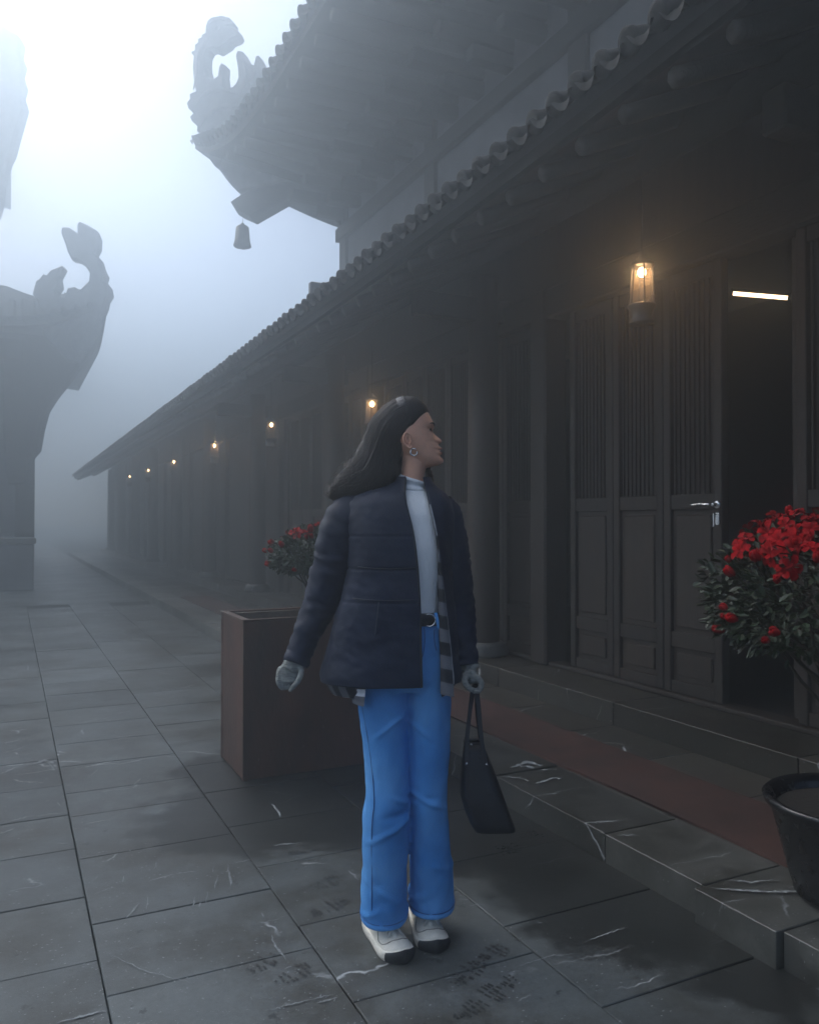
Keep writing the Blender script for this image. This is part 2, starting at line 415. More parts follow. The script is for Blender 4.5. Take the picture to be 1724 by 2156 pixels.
# ------------------------------------------------------------------ ground and paving
gr = obj('ground', ([(-140, -80, -.03), (140, -80, -.03), (140, 200, -.03), (-140, 200, -.03)], [(0, 1, 2, 3)]), M['grout'], kind='structure')
pave = bpy.data.objects.new('pavement', None); link(pave); pave['kind'] = 'structure'
colX = [-7.4, -6.8, -6.2, -5.6, -5.0, -4.41, -3.82, -3.23, -2.64, -2.05, -1.5, -.93, -.35, .242, .833, 1.417, 2.03]
near = {12: [2.02, 2.58, 3.03, 3.49, 3.9, 4.35], 13: [1.9, 2.37, 2.81, 3.37, 3.87, 4.21], 14: [1.55, 2.05, 2.51, 3.0, 3.45, 3.93, 4.4], 15: [1.74, 2.22, 2.72, 3.2, 3.75, 4.2]}
for i in range(len(colX) - 1):
    r = random.Random(i); ys = list(near.get(i, [2.2 + r.random() * .4])); 
    while ys[0] > .4: ys.insert(0, ys[0] - r.uniform(.44, .58))
    while ys[-1] < 13.2: ys.append(ys[-1] + r.uniform(.44, .58) * (1 if ys[-1] < 7 else 1.25))
    for a, b in zip(ys, ys[1:]):
        if colX[i + 1] < -1.5 and a < 3.0: continue
        if colX[i + 1] < -4 and a < 6.5: continue
        g = .0016 + r.random() * .0012; h = r.uniform(-.0012, .0012)
        obj('paving_slab', cbox(colX[i] + g, colX[i + 1] - g, a + g, b - g, -.026, h, .0022, r.uniform(-.004, .004)), M['stone'], pave)
obj('far_paving', ([(-30, 13.9, -.012), (2.03, 13.9, -.012), (2.03, 60, -.012), (-30, 60, -.012)], [(0, 1, 2, 3)]), M['stone'], pave)

# shoe prints left by wet soles: thin damp films lying on the slabs
M['film'] = mat('damp_print', (.030, .030, .028), .5, .3, 30, .2, 80)
def shoe_print(u, v, ang, ln, bars=11, seed=0, part=1.0):
    c = at(u, v, F * 1.29 / (v - 1098)); r = random.Random(seed); V, Fc = [], []
    ax = Vector((math.cos(ang), math.sin(ang), 0)); ay = Vector((-ax.y, ax.x, 0))
    for k in range(bars):
        s = (k + .5) / bars
        if s > part: continue
        if .40 < s < .52: continue
        w = .043 * (math.sin(math.pi * min(max(s * .93 + .04, 0), 1)) ** .45) * (1 if s > .5 else .8)
        nseg = 3
        for q in range(nseg):
            if r.random() < .24: continue
            y0 = -w + 2 * w * q / nseg + r.uniform(0, .003); y1 = -w + 2 * w * (q + 1) / nseg - r.uniform(.001, .004)
            x0 = (s - .5) * ln + .005 * math.sin(q * 1.3 + k) - ln / bars * .30; x1 = x0 + ln / bars * r.uniform(.45, .62)
            n = len(V)
            for (xx, yy) in ((x0, y0), (x1, y0 + .002), (x1 + .001, y1), (x0 + .001, y1 - .002)):
                p = c + ax * xx + ay * yy; V.append(Vector((p.x, p.y, .0032)))
            Fc.append((n, n + 1, n + 2, n + 3))
    obj('shoe_print', (V, Fc), M['film'], pave, kind='stuff')
for a in [(1022, 2097, .40, .27, 19, 1), (983, 2046, .50, .15, 9, 2), (1036, 2006, .45, .12, 7, 3), (620, 2047, .45, .14, 9, 4), (552, 2024, .5, .11, 7, 5),
          (686, 1857, .30, .15, 9, 6), (690, 1908, .40, .16, 9, 7), (1161, 1900, .40, .15, 8, 8), (500, 1722, .3, .14, 8, 10), (640, 1785, .4, .16, 9, 12)]: shoe_print(*a[:5], seed=a[5])

# pale mineral scratches and scuffs on the stone
M['pale'] = mat('pale_mineral', (.22, .235, .24), .8, .4, 60, .3, 120)
def scratch(pts, w=.004, z=.0035, H=1.29):
    P = []
    rs = random.Random(int(pts[0][0] * 7 + pts[0][1]))
    for (a, b) in zip(pts, pts[1:]):
        n = max(2, int(math.hypot(b[0] - a[0], b[1] - a[1]) / 6))
        for k in range(n):
            t = k / n; u = a[0] + (b[0] - a[0]) * t + rs.gauss(0, .9); v = a[1] + (b[1] - a[1]) * t + rs.gauss(0, .9); P.append(at(u, v, F * H / (v - 1098)))
    V = []; n = len(P)
    for i, p in enumerate(P):
        tg = P[min(i + 1, n - 1)] - P[max(i - 1, 0)]; s_ = Vector((-tg.y, tg.x, 0)).normalized() * (w * (.25 + .9 * rs.random()) * math.sin(math.pi * (i + .6) / (n + .2)))
        V += [Vector((p.x, p.y, 1.29 - H + z)) + s_, Vector((p.x, p.y, 1.29 - H + z)) - s_]
    return V, [(2 * i, 2 * i + 1, 2 * i + 3, 2 * i + 2) for i in range(n - 1)]
G = [scratch(q, w * .75) for q, w in [([(0, 1733), (60, 1719), (146, 1711)], .012), ([(0, 1756), (22, 1748), (38, 1738)], .008), ([(0, 1628), (45, 1612)], .016), ([(62, 1610), (92, 1600), (125, 1618)], .022), ([(78, 1602), (110, 1604), (112, 1622), (84, 1622)], .02), ([(122, 1690), (126, 1703)], .005),
  ([(141, 1655), (153, 1647)], .008), ([(186, 1636), (214, 1614)], .005), ([(281, 1652), (300, 1636)], .005), ([(267, 1930), (298, 1895)], .006), ([(308, 1912), (313, 1882)], .004), ([(258, 1857), (261, 1837)], .004), ([(326, 1830), (330, 1808)], .004), ([(405, 1905), (413, 1882)], .004), ([(419, 1906), (422, 1890)], .004), ([(434, 1900), (437, 1870)], .004), ([(452, 1868), (459, 1838)], .005), ([(448, 1836), (449, 1818)], .004), ([(480, 1820), (486, 1862), (484, 1878)], .006), ([(529, 1862), (537, 1848)], .004),
  ([(551, 1920), (558, 1935)], .004), ([(569, 1964), (580, 1990), (600, 2014), (606, 2030)], .007), ([(612, 2032), (595, 2038)], .006), ([(570, 1692), (586, 1708), (594, 1726)], .007), ([(575, 1779), (605, 1776), (640, 1773)], .005), ([(733, 1832), (745, 1842), (758, 1858)], .007), ([(665, 2110), (700, 2100), (718, 2092)], .006), ([(118, 2150), (180, 2134), (235, 2122)], .007), ([(555, 2125), (640, 2105), (712, 2088)], .004), ([(120, 1775), (153, 1776)], .005), ([(220, 2000), (300, 2040), (420, 2070)], .003),
  ([(1080, 2035), (1160, 2010), (1215, 2005)], .004), ([(1230, 1982), (1290, 1960), (1330, 1946)], .004), ([(1130, 1940), (1148, 1941)], .005), ([(985, 1905), (1020, 1902)], .004), ([(1085, 1655), (1098, 1668), (1108, 1678)], .005), ([(935, 2060), (975, 2050)], .004)]]
rs_ = random.Random(4)
for _ in range(420):                                        # loose pale chips, denser at the near left
    u = rs_.uniform(0, 760) if rs_.random() < .85 else rs_.uniform(760, 1500); v = 2156 - abs(rs_.gauss(0, 130)); 
    if v < 1750: continue
    a_ = rs_.uniform(0, 3.14); l_ = rs_.uniform(2, 7); G.append(scratch([(u, v), (u + l_ * math.cos(a_), v + l_ * .5 * math.sin(a_))], rs_.uniform(.0012, .0032)))
obj('mineral_scratches', join(*G), M['pale'], pave, kind='stuff')
G = [scratch(q, w, .0145 if 0 else .0065, 1.18) for q, w in [([(1075, 1618), (1110, 1606), (1150, 1614)], .022), ([(1090, 1612), (1130, 1620)], .018), ([(1140, 1622), (1180, 1622)], .010), ([(1060, 1636), (1100, 1640), (1120, 1650)], .007), ([(1125, 1650), (1165, 1640), (1190, 1640)], .009),
  ([(1530, 1853), (1580, 1858), (1650, 1852)], .006), ([(1495, 1870), (1560, 1876), (1724, 1880)], .009), ([(1300, 1762), (1350, 1757)], .004)]]
obj('mineral_scratches', join(*G), M['pale'], pave, kind='stuff')

# ------------------------------------------------------------------ stone step, kerb, red carpet, upper sill
plat = bpy.data.objects.new('stone_step', None); link(plat); plat['kind'] = 'structure'
ky = [-1.2, -.2, .55, 1.66, 1.98, 2.47, 3.25, 4.1, 4.95, 5.8, 6.7, 7.6, 8.5, 9.5, 10.5, 11.5, 12.6, 13.7, 15, 17, 19.5, 22, 26, 30, 34]
for i, (a, b) in enumerate(zip(ky, ky[1:])):
    o = -.045 if 0 < b <= 1.98 and a >= 1.6 else random.Random(i).uniform(-.006, .006); o2 = -.03 if b <= 1.66 else 0
    obj('kerb_stone', bbox(2.03 + o + o2, 2.385, a + .004, b - .004, -.02, .11 + random.Random(i + 9).uniform(-.003, .003), .0025), M['kerb'], plat)
for i in range(57):
    a = -1.2 + i * .62
    obj('platform_slab', cbox(2.389, 2.83 - .002, a + .003, a + .617, .0, .105, .003), M['platform'], plat)
    obj('platform_slab', cbox(2.833, 3.15, a + .003, a + .617, .0, .108, .003), M['platform'], plat)
sl = [-1.2 + i * 1.24 for i in range(29)]
for a, b in zip(sl, sl[1:]):
    obj('sill_stone', bbox(3.15, 3.56, a + .003, b - .003, .02, .24, .003), M['platform'], plat)
ct = []
n = 60
V = []
for i in range(n + 1):
    y = -1.0 + 14.0 * i / n
    for x, z in ((2.395 + .006 * math.sin(i * .9), .107), (2.397, .118), (2.6, .120 + .0015 * math.sin(i * 1.7)), (2.825, .118), (2.828 + .004 * math.sin(i * 1.3), .107)): V.append((x, y, z))
c = obj('red_carpet', (V, grid_faces(n + 1, 5)), M['carpet'], smooth=False)
c['label'] = 'long worn brick-red carpet strip laid along the stone step'; c['category'] = 'carpet'

# ------------------------------------------------------------------ gallery building on the right
gal = thing('gallery_building', 'long dark timber gallery with panelled doors and low tiled eave on the right', 'building', (3.6, 0, 0))
WX = 3.6
def part(name, geo, m, parent=gal, **k): return obj(name, geo, m, parent, **k)
def zE(y): return 3.035 + .14 * math.exp(-max(y - 2.2, -2.5) / 2.2)

# door leaves: frame, rails, panels, slats.  The wall between posts is all folding leaves.
def leaf_meshes():
    w = .455; d = {}
    d['stile'] = mesh_data('stile', *bbox(0, .05, -.03, .03, 0, 2.5, .004), M['wood'])
    for nm, z0, z1, th in (('bottom_rail', 0, .07, .024), ('low_rail', .29, .37, .022), ('lock_rail', 1.10, 1.19, .022), ('top_rail', 2.43, 2.5, .022)):
        d[nm] = mesh_data('rail', *bbox(-th, th, .06, w - .06, z0, z1, .003), M['wood'])
    return d
w = .455
me_stile = mesh_data('stile', *bbox(-.03, .03, 0, .058, 0, 2.5, .005), M['wood'])
def me_rail(z0, z1): return mesh_data('rail', *bbox(-.025, .025, .058, w - .058, z0, z1, .004), M['wood'])
rails = [me_rail(0, .07), me_rail(.27, .36), me_rail(1.09, 1.18), me_rail(2.42, 2.5)]
def me_panel(z0, z1):
    a = bbox(-.006, .012, .058, w - .058, z0, z1, .002)
    b = bbox(-.018, -.006, .058 + .03, w - .088, z0 + .03, z1 - .03, .008); return mesh_data('panel', *join(a, b), M['wood_panel'])
panels = [me_panel(.07, .27), me_panel(.36, 1.09)]
me_slat = mesh_data('slat', *bbox(-.012, .004, -.006, .006, 1.18, 2.42, .002), M['wood'])
me_back = mesh_data('backboard', *box(.012, .02, .058, w - .058, 1.18, 2.42), M['wood_panel'])
proto = None
def make_leaf(y, ang=0.0):
    global proto
    if proto is None:
        lf = bpy.data.objects.new('door_leaf', me_stile); link(lf, gal)
        inst('stile', me_stile, lf, (0, w - .058, 0))
        for m_ in rails: inst('rail', m_, lf)
        for m_ in panels: inst('panel', m_, lf)
        inst('backboard', me_back, lf)
        for k in range(9): inst('slat', me_slat, lf, (0, .058 + (k + .5) * (w - .116) / 9, 0))
        proto = lf; r = lf
    else: r = copy_tree(proto, gal)
    r.location = (0.0, y, .27); r.rotation_euler = (0, 0, ang); return r
posts = [-.9, 2.38, 5.02, 8.3, 11.58, 14.86, 18.1, 21.4, 24.7, 28.0, 31.3]
for y in posts:
    part('post', bbox(WX - .10, WX + .10, y - .10, y + .10, .24, 3.0, .015), M['wood'])
yy = 3.34
handle_leaf = None
starts = [3.34, 3.80, 4.26, 2.40] + [5.14 + .46 * k for k in range(6)] + [8.42 + .46 * k for k in range(6)] + [.1 + .46 * k for k in range(4)] 
for k, y in enumerate(starts):
    if y < .4: continue
    l = make_leaf(y)
    if y == 3.34: handle_leaf = l
# the leaf that stands open, folded inwards
l = make_leaf(2.88 - .02, 0); l.location = (.06, 2.92, .27); l.rotation_euler = (0, 0, -R(82)); l['label'] = 'leaf standing open into the room'
part('sill_beam', bbox(WX - .07, WX + .07, -1.2, 34.0, .2405, .268, .006), M['wood'])
part('lintel', bbox(WX - .09, WX + .09, -1.2, 34.0, 2.775, 2.99, .012), M['beam'])
part('wall_above', box(WX - .03, WX + .03, -1.2, 34.0, 2.992, 3.75), M['wood_panel'])
part('wall_end', box(WX + .032, WX + 3.0, 33.92, 34.1, .0, 3.7), M['plaster'])
part('wall_far', box(WX - .02, WX + .02, 11.3, 33.9, .27, 2.77), M['wood_panel'])
# room behind the open leaf
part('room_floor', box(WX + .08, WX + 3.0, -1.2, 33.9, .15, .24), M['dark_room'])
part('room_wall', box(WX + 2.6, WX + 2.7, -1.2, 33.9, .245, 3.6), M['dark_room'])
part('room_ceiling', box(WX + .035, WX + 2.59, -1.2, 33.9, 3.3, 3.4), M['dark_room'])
# lever handle with escutcheon and key
hp = at(1507, 1062, 4.60); hy = 3.34 + .030
hd = obj('handle', lathe([(.0, 0), (.022, 0), (.024, .004), (.020, .010), (.011, .012), (.010, .04), (0, .041)], seg=20), M['steel'], gal, world=False)
hd.location = (-.03, hy, 1.385); hd.rotation_euler = (0, -R(90), 0)
lv = obj('lever', join(tube(path([(-.066, 0, 0), (-.072, .02, 0), (-.070, .07, .002), (-.068, .125, -.002)], 10), [.007] * 10, 8), ), M['steel'], hd, world=False)
lv.rotation_euler = (0, R(90), 0)
kp = obj('key_plate', bbox(-.034, -.03, hy - .014, hy + .014, 1.27, 1.34, .002), M['steel'], gal, world=False)
obj('key', join(tube([(-.034, hy, 1.33), (-.06, hy, 1.33)], .004, 8), bbox(-.062, -.058, hy - .005, hy + .005, 1.26, 1.335, .001)), M['steel'], kp, world=False)
# columns of the gallery, free standing just in front of the doors
for k in range(10):
    y = [-2.2, 5.55, 8.85, 12.1, 15.4, 18.7, 22.0, 25.3, 28.6, 31.9][k]
    if k == 0: continue
    c_ = part('column', lathe([(.0, .245), (.125, .245), (.13, .4), (.125, 1.6), (.115, 3.2), (0, 3.2)], (3.36, y, 0), 28), M['wood_panel'], smooth=True)
    obj('column_base', lathe([(0, .24), (.19, .24), (.20, .27), (.17, .31), (.175, .33), (.14, .35), (0, .352)], (3.36, y, 0), 28), M['kerb'], c_, smooth=True)

# roof: bed, eave board, rafters, cover tiles and drip tiles
Y0, Y1 = -3.0, 34.0; ny = 180; EX = 2.2
V = []
for i in range(ny + 1):
    y = Y0 + (Y1 - Y0) * i / ny; ze = zE(y)
    for x, dz in ((EX + .05, -.05), (EX + .02, .0), (EX + .8, .34), (EX + 1.8, .85), (EX + 3.8, 2.0), (EX + 3.8, 1.9), (EX + 1.8, .76), (EX + .8, .26)): V.append((x, y, ze + dz))
part('roof_bed', (V, grid_faces(ny + 1, 8, True, True)), M['roof'])
V = []
for i in range(ny + 1):
    y = Y0 + (Y1 - Y0) * i / ny; ze = zE(y)
    V += [(EX + .045, y, ze - .11), (EX + .045, y, ze - .045), (EX + .085, y, ze - .035), (EX + .085, y, ze - .11)]
part('eave_board', (V, grid_faces(ny + 1, 4, True, True)), mat('darkened_board', (.008, .007, .006), .9, .3, 3, .4, 30, spec=.15))  # board colour set blacker than the beam wood to offset the sun on it
raf = None
y = Y0 + .15; 
mr = mesh_data('rafter', *join(tube([(EX + .10, 0, -.16), (EX + .8, 0, .15), (EX + 1.45, 0, .48)], .042, 8)), M['beam'], True)
while y < 33.5:
    inst('rafter', mr, gal, (-3.6, y, zE(y)), scale=(1, 1, 1)); y += .29
V = []
for i in range(ny + 1):
    y = Y0 + (Y1 - Y0) * i / ny; ze = zE(y)
    for x, dz in ((EX + .09, -.105), (EX + .8, .205), (EX + 1.5, .54), (EX + 1.5, .56), (EX + .8, .225), (EX + .09, -.085)): V.append((x, y, ze + dz))
part('soffit_boards', (V, grid_faces(ny + 1, 6, True, True)), M['soffit'])
part('purlin', tube([(2.95, Y0, 3.19), (2.95, 34, 3.13)], .085, 14), M['beam'], smooth=True)
for yc in (5.55, 8.85, 12.1, 2.3):
    part('tie_beam', bbox(2.75, 3.62, yc - .06, yc + .06, 2.86, 3.04, .01), M['beam'])

def tile_mesh(name, rad, pitch, run, slope, rows=4):
    """one row of half-round cover tiles running up the slope with a round end cap, plus the pan tile's drip lip"""
    G = []
    L = run / rows
    for r in range(rows):
        V = []; sg = 10
        for s, rr in ((0, rad * 1.06), (.04, rad * 1.06), (L, rad * .94)):
            for k in range(sg + 1):
                a = math.pi * k / sg; V.append(Vector((s + r * L, rr * math.cos(a), rr * math.sin(a) * 1.0)))
        G.append((V, grid_faces(3, sg + 1)))
    cap = lathe([(0, -.004), (rad * .6, -.006), (rad * .95, -.002), (rad * 1.08, .006), (rad * 1.08, .02)], seg=14)
    cap = ([Vector((p.z, p.x, p.y + rad * .12)) for p in cap[0]], cap[1]); G.append(cap)
    V = []                                        # pan tile with hanging lip
    hw = pitch / 2
    for s, dz in ((0, 0), (run, 0)):
        for k in range(7):
            q = -1 + 2 * k / 6; V.append(Vector((s, hw + q * (hw - rad * .3), .012 - .03 * (1 - q * q))))
    G.append((V, grid_faces(2, 7)))
    V = []
    for k in range(7):
        q = -1 + 2 * k / 6; p = Vector((-.004, hw + q * (hw - rad * .3), .012 - .03 * (1 - q * q))); V.append(p); V.append(p + Vector((-.02, 0, -.032 * (1 - q * q) ** .7 - .004)))
    G.append((V, [(2 * k, 2 * k + 1, 2 * k + 3, 2 * k + 2) for k in range(6)]))
    V, Fc = join(*G); c, s_ = math.cos(slope), math.sin(slope)
    return mesh_data(name, [Vector((v.x * c - v.z * s_, v.y, v.x * s_ + v.z * c)) for v in V], Fc, M['tile'], True)
tm = tile_mesh('eave_tile', .052, .165, 1.6, R(23))
y = Y0 + .05
while y < 33.9:
    rj = random.uniform(-.008, .008)
    inst('eave_tile', tm, gal, (EX - 3.6 - .02 + rj, y, zE(y) + .015), (random.uniform(-.03, .03), 0, random.uniform(-.02, .02))); y += .165
part('roof_finial', join(bbox(2.62, 2.78, 7.55, 7.62, 3.1, 3.63, .01)), M['plaster'])

# ------------------------------------------------------------------ tower with upturned corner
KT = 1.55
def zk(z): return 1.29 + KT * (z - 1.29)
WTX, WTY = 3.2 * KT, 8.2 * KT; CX, CY = 1.90 * KT, 9.50 * KT; WZ = zk(4.82); EAVE = zk(4.80); TL = -4.0
tow = thing('tower_building', 'tall foggy temple hall whose upturned roof corner carries a dragon', 'building', (WTX, WTY, 0))
def tp(name, geo, m, **k): return obj(name, geo, m, tow, **k)
def zA(y): s = max(0, (y - 6.2 * KT) / (CY - 6.2 * KT)); return EAVE + 1.21 * s ** 2.2
def zB(x): s = max(0, (6.0 * KT - x) / (6.0 * KT - CX)); return EAVE + 1.21 * s ** 3.0
tp('wall', box(WTX, 14.0, TL, WTY, 3.6, 10.6), M['plaster'])
for k in range(6):
    tp('wall_post', bbox(WTX - .05, WTX + .08, WTY - .28 - k * 3.1, WTY + .006 - k * 3.1, 3.6, zk(4.9), .01), M['wood'])
for k in range(26):
    a = WTY - .15 - k * .62
    tp('bracket', join(bbox(WTX - .53, WTX - .001, a - .08, a + .08, zk(4.50), zk(4.60), .01), bbox(WTX - .93, WTX - .001, a - .09, a + .09, zk(4.62), zk(4.72), .01)), M['beam'])
tp('wall_band', bbox(WTX - .09, 14.05, TL, WTY + .09, zk(4.30), zk(4.44), .01), M['beam'])
def shell(name, rowsA, th, m):
    n = len(rowsA); mcol = len(rowsA[0]); V = [p for r in rowsA for p in r] + [p + Vector((0, 0, th)) for r in rowsA for p in r]
    Fc = grid_faces(n, mcol); Fc += [tuple(i + n * mcol for i in reversed(f)) for f in grid_faces(n, mcol)]
    def edge(idx):
        for a, b in zip(idx, idx[1:]): Fc.append((a, b, b + n * mcol, a + n * mcol))
    edge([i * mcol for i in range(n)]); edge([i * mcol + mcol - 1 for i in range(n)]); edge(list(range(mcol))); edge([(n - 1) * mcol + j for j in range(mcol)])
    return tp(name, (V, Fc), m)
ysA = [TL + (CY - TL) * i / 99 for i in range(100)]; xsB = [14.0 + (CX - 14.0) * i / 59 for i in range(60)]
rows = []
for y in ysA:
    a = Vector((CX, y, zA(y))); b = Vector((WTX + .1, min(y, WTY), WZ + .08)); rows.append([a.lerp(b, k / 8) + Vector((0, 0, -.08 * math.sin(math.pi * k / 8))) for k in range(9)])
shell('soffit', rows, .08, M['soffit'])
rows = []
for x in xsB:
    a = Vector((x, CY, zB(x))); b = Vector((max(x, WTX), WTY - .08, WZ + .083)); rows.append([a.lerp(b, k / 8) + Vector((0, 0, -.08 * math.sin(math.pi * k / 8))) for k in range(9)])
shell('soffit', rows, .08, M['soffit'])
def roof_sheet(name, pts_low, pts_high):
    shell(name, [[a.lerp(b, k / 10) + Vector((0, 0, -.7 * math.sin(math.pi * k / 10))) for k in range(11)] for a, b in zip(pts_low, pts_high)], .15, M['roof'])
lo = [Vector((CX, y, zA(y) + .09)) for y in ysA]; roof_sheet('roof', lo, [Vector((7.3, min(p.y, 10.4), 11.0)) for p in lo])
lo = [Vector((x, CY, zB(x) + .09)) for x in xsB]; roof_sheet('roof', lo, [Vector((max(p.x, 7.3), 10.4, 11.003)) for p in lo])
tm2 = tile_mesh('roof_tile', .085, .28, 1.4, R(30))
y = 1.0
while y < CY - .2:
    inst('eave_tile', tm2, tow, (CX - WTX - .08, y - WTY, zA(y) + .14), (math.atan((zA(y + .1) - zA(y - .1)) / .2), 0, random.uniform(-.02, .02))); y += .28
x = 12.0
while x > CX + .15:
    inst('eave_tile', tm2, tow, (x - WTX, CY + .08 - WTY, zB(x) + .14), (-math.atan((zB(x - .1) - zB(x + .1)) / .2), 0, -R(90)));  x -= .28
mr2 = mesh_data('rafter', *tube([(0, 0, -.10), (2.0, 0, -.08)], .07, 8), M['beam'], True)
y = 1.0
while y < WTY:
    inst('rafter', mr2, tow, (CX + .06 - WTX, y - WTY, zA(y) - .03), (0, -math.atan2(WZ - zA(y), 2.0), 0)); y += .5

# points on the vertical plane along the hip diagonal
DN = Vector((1, 1, 0)).normalized()
def hip(u, v, P0=Vector((WTX, WTY, 0)), nrm=DN):
    r = FT + ER * ((u - 862) / F) - UT * ((v - 1078) / F); k = (P0 - CAM).dot(nrm) / r.dot(nrm); return CAM + r * k
k2 = .4891
beam_o = [(1075, 830), (1007, 878), (1040, 932), (1095, 956), (1272, 855), (1360, 864), (1410, 926), (1435, 936), (1474, 978), (1500, 1000), (1500, 800), (1250, 790)]
tp('corner_beam', solid([hip(a * k2, b * k2) for a, b in beam_o], .34, DN), M['beam'])
dragon_o = [(1062, 465), (1070, 455), (1075, 435), (1097, 410), (1095, 375), (1130, 355), (1145, 320), (1140, 280), (1123, 248), (1112, 255), (1103, 290), (1088, 282), (1070, 258), (1055, 232), (1035, 227), (1026, 250), (1035, 300), (1038, 345), (1025, 370), (1005, 390), (985, 390), (978, 330), (981, 290), (965, 281), (954, 300), (950, 335), (935, 355), (915, 340), (904, 305), (902, 270), (905, 245), (915, 226), (930, 222), (950, 231), (990, 207), (1003, 190), (1030, 180), (1043, 162), (1035, 143), (1010, 130), (986, 122), (1010, 117), (1017, 110), (1000, 87), (965, 77), (925, 84), (905, 100), (897, 125), (896, 153), (880, 158), (882, 168), (863, 178), (866, 192), (850, 204), (850, 228), (835, 237), (846, 250), (841, 300), (847, 360), (856, 403), (828, 413), (830, 435), (816, 452), (822, 474), (848, 499), (830, 512), (838, 530), (862, 552), (860, 572), (886, 586), (892, 606), (905, 626), (922, 645), (884, 636), (888, 660), (912, 690), (935, 722), (960, 742), (985, 778), (1008, 806), (1040, 838), (1075, 830), (1250, 790), (1240, 600), (1130, 500)]
dr = tp('dragon_ornament', solid([hip(a * k2, b * k2) for a, b in dragon_o], .26, DN), M['ornament'])
# carved relief on both faces of the ornament: scale ridges and an eye
def ridge(pts, r, nm='scale_ridge'):
    r = r * 1.5
    for s in (-1, 1):
        P = path([hip(a * k2, b * k2) + DN * (s * .128) for a, b in pts], 12); obj(nm, tube(P, [r * math.sin(math.pi * (i + .6) / 12.6) + .004 for i in range(12)], 6), M['ornament'], dr, smooth=True)
ridge([(850, 400), (868, 330), (872, 250), (910, 180)], .028); ridge([(860, 470), (900, 420), (960, 400), (1040, 420)], .028)
ridge([(880, 560), (920, 500), (990, 470), (1070, 480)], .028); ridge([(915, 640), (950, 570), (1030, 540), (1120, 540)], .028)
ridge([(960, 720), (1000, 650), (1080, 610), (1180, 620)], .028); ridge([(1055, 260), (1075, 320), (1070, 370), (1050, 420)], .02)
ridge([(1110, 300), (1115, 330), (1100, 355)], .016); ridge([(920, 120), (950, 100), (990, 105)], .018)
for s in (-1, 1): obj('eye', uvsphere(hip(955 * k2, 135 * k2) + DN * (s * .13), .05, .05, .05, 6, 8), M['ornament'], dr, smooth=True)
# bell
bp_ = hip(1044 * k2, 945 * k2)
bell = thing('wind_bell', 'small fluted bronze bell hanging from the corner beam beneath the dragon', 'bell', tuple(bp_))
s_ = .98 * (bp_ - CAM).dot(EF) / F * k2
prof = [(0, -14), (6, -15), (9, -22), (18, -26), (28, -34), (30, -60), (33, -95), (39, -118), (36, -120), (28, -90), (24, -40), (0, -30)]
V, Fc = lathe([(r * s_, z * s_) for r, z in prof], seg=32)
V2 = []
for i, v in enumerate(V):
    ring = i // 32; k = i % 32
    if 5 <= ring <= 9: f_ = 1 + .05 * math.cos(k / 32 * 2 * math.pi * 8); v = Vector((v.x * f_, v.y * f_, v.z + (.006 * math.cos(k / 32 * 2 * math.pi * 8) if ring in (7, 8) else 0)))
    V2.append(v)
obj('bell_body', (V2, Fc), M['bronze'], bell, world=False, smooth=True)
obj('ring', tube([(.0, 0, .02), (0.008, 0, -.0), (0, 0, -14 * s_)], .006, 6), M['bronze'], bell, world=False)
obj('clapper', tube([(0, 0, -30 * s_), (0, 0, -108 * s_)], [.004, .014], 8), M['bronze'], bell, world=False)

# ------------------------------------------------------------------ far pavilion on the left
pav = thing('pavilion_building', 'faint two-tiered pavilion in the fog at the left edge', 'building', (.5, 22.5, 0))
PX, PY = .55, 22.9
def pp(name, geo, m, **k): return obj(name, geo, m, pav, **k)
pp('wall', box(-12, PX, PY, PY + 8, -.02, 6.6), M['plaster'])
for x in (-10.3, -6.8, -3.3, PX - .2): pp('column', lathe([(0, 0), (.22, 0), (.22, 5.9), (0, 5.9)], (x, PY - .25, 0), 20), M['wood'], smooth=True)
pp('beam', bbox(-12, PX + .3, PY - .48, PY - .14, 5.3, 5.8, .01), M['beam'])
for x in (-8.5, -5.0, -1.5):
    dpan = pp('door', bbox(x - .8, x + .8, PY - .05, PY - .002, .2, 3.2, .01), M['wood'])
    for q in (-.6, -.2, .2, .6): obj('panel', bbox(x + q - .16, x + q + .16, PY - .08, PY - .052, .4, 2.9, .01), M['wood_panel'], dpan)
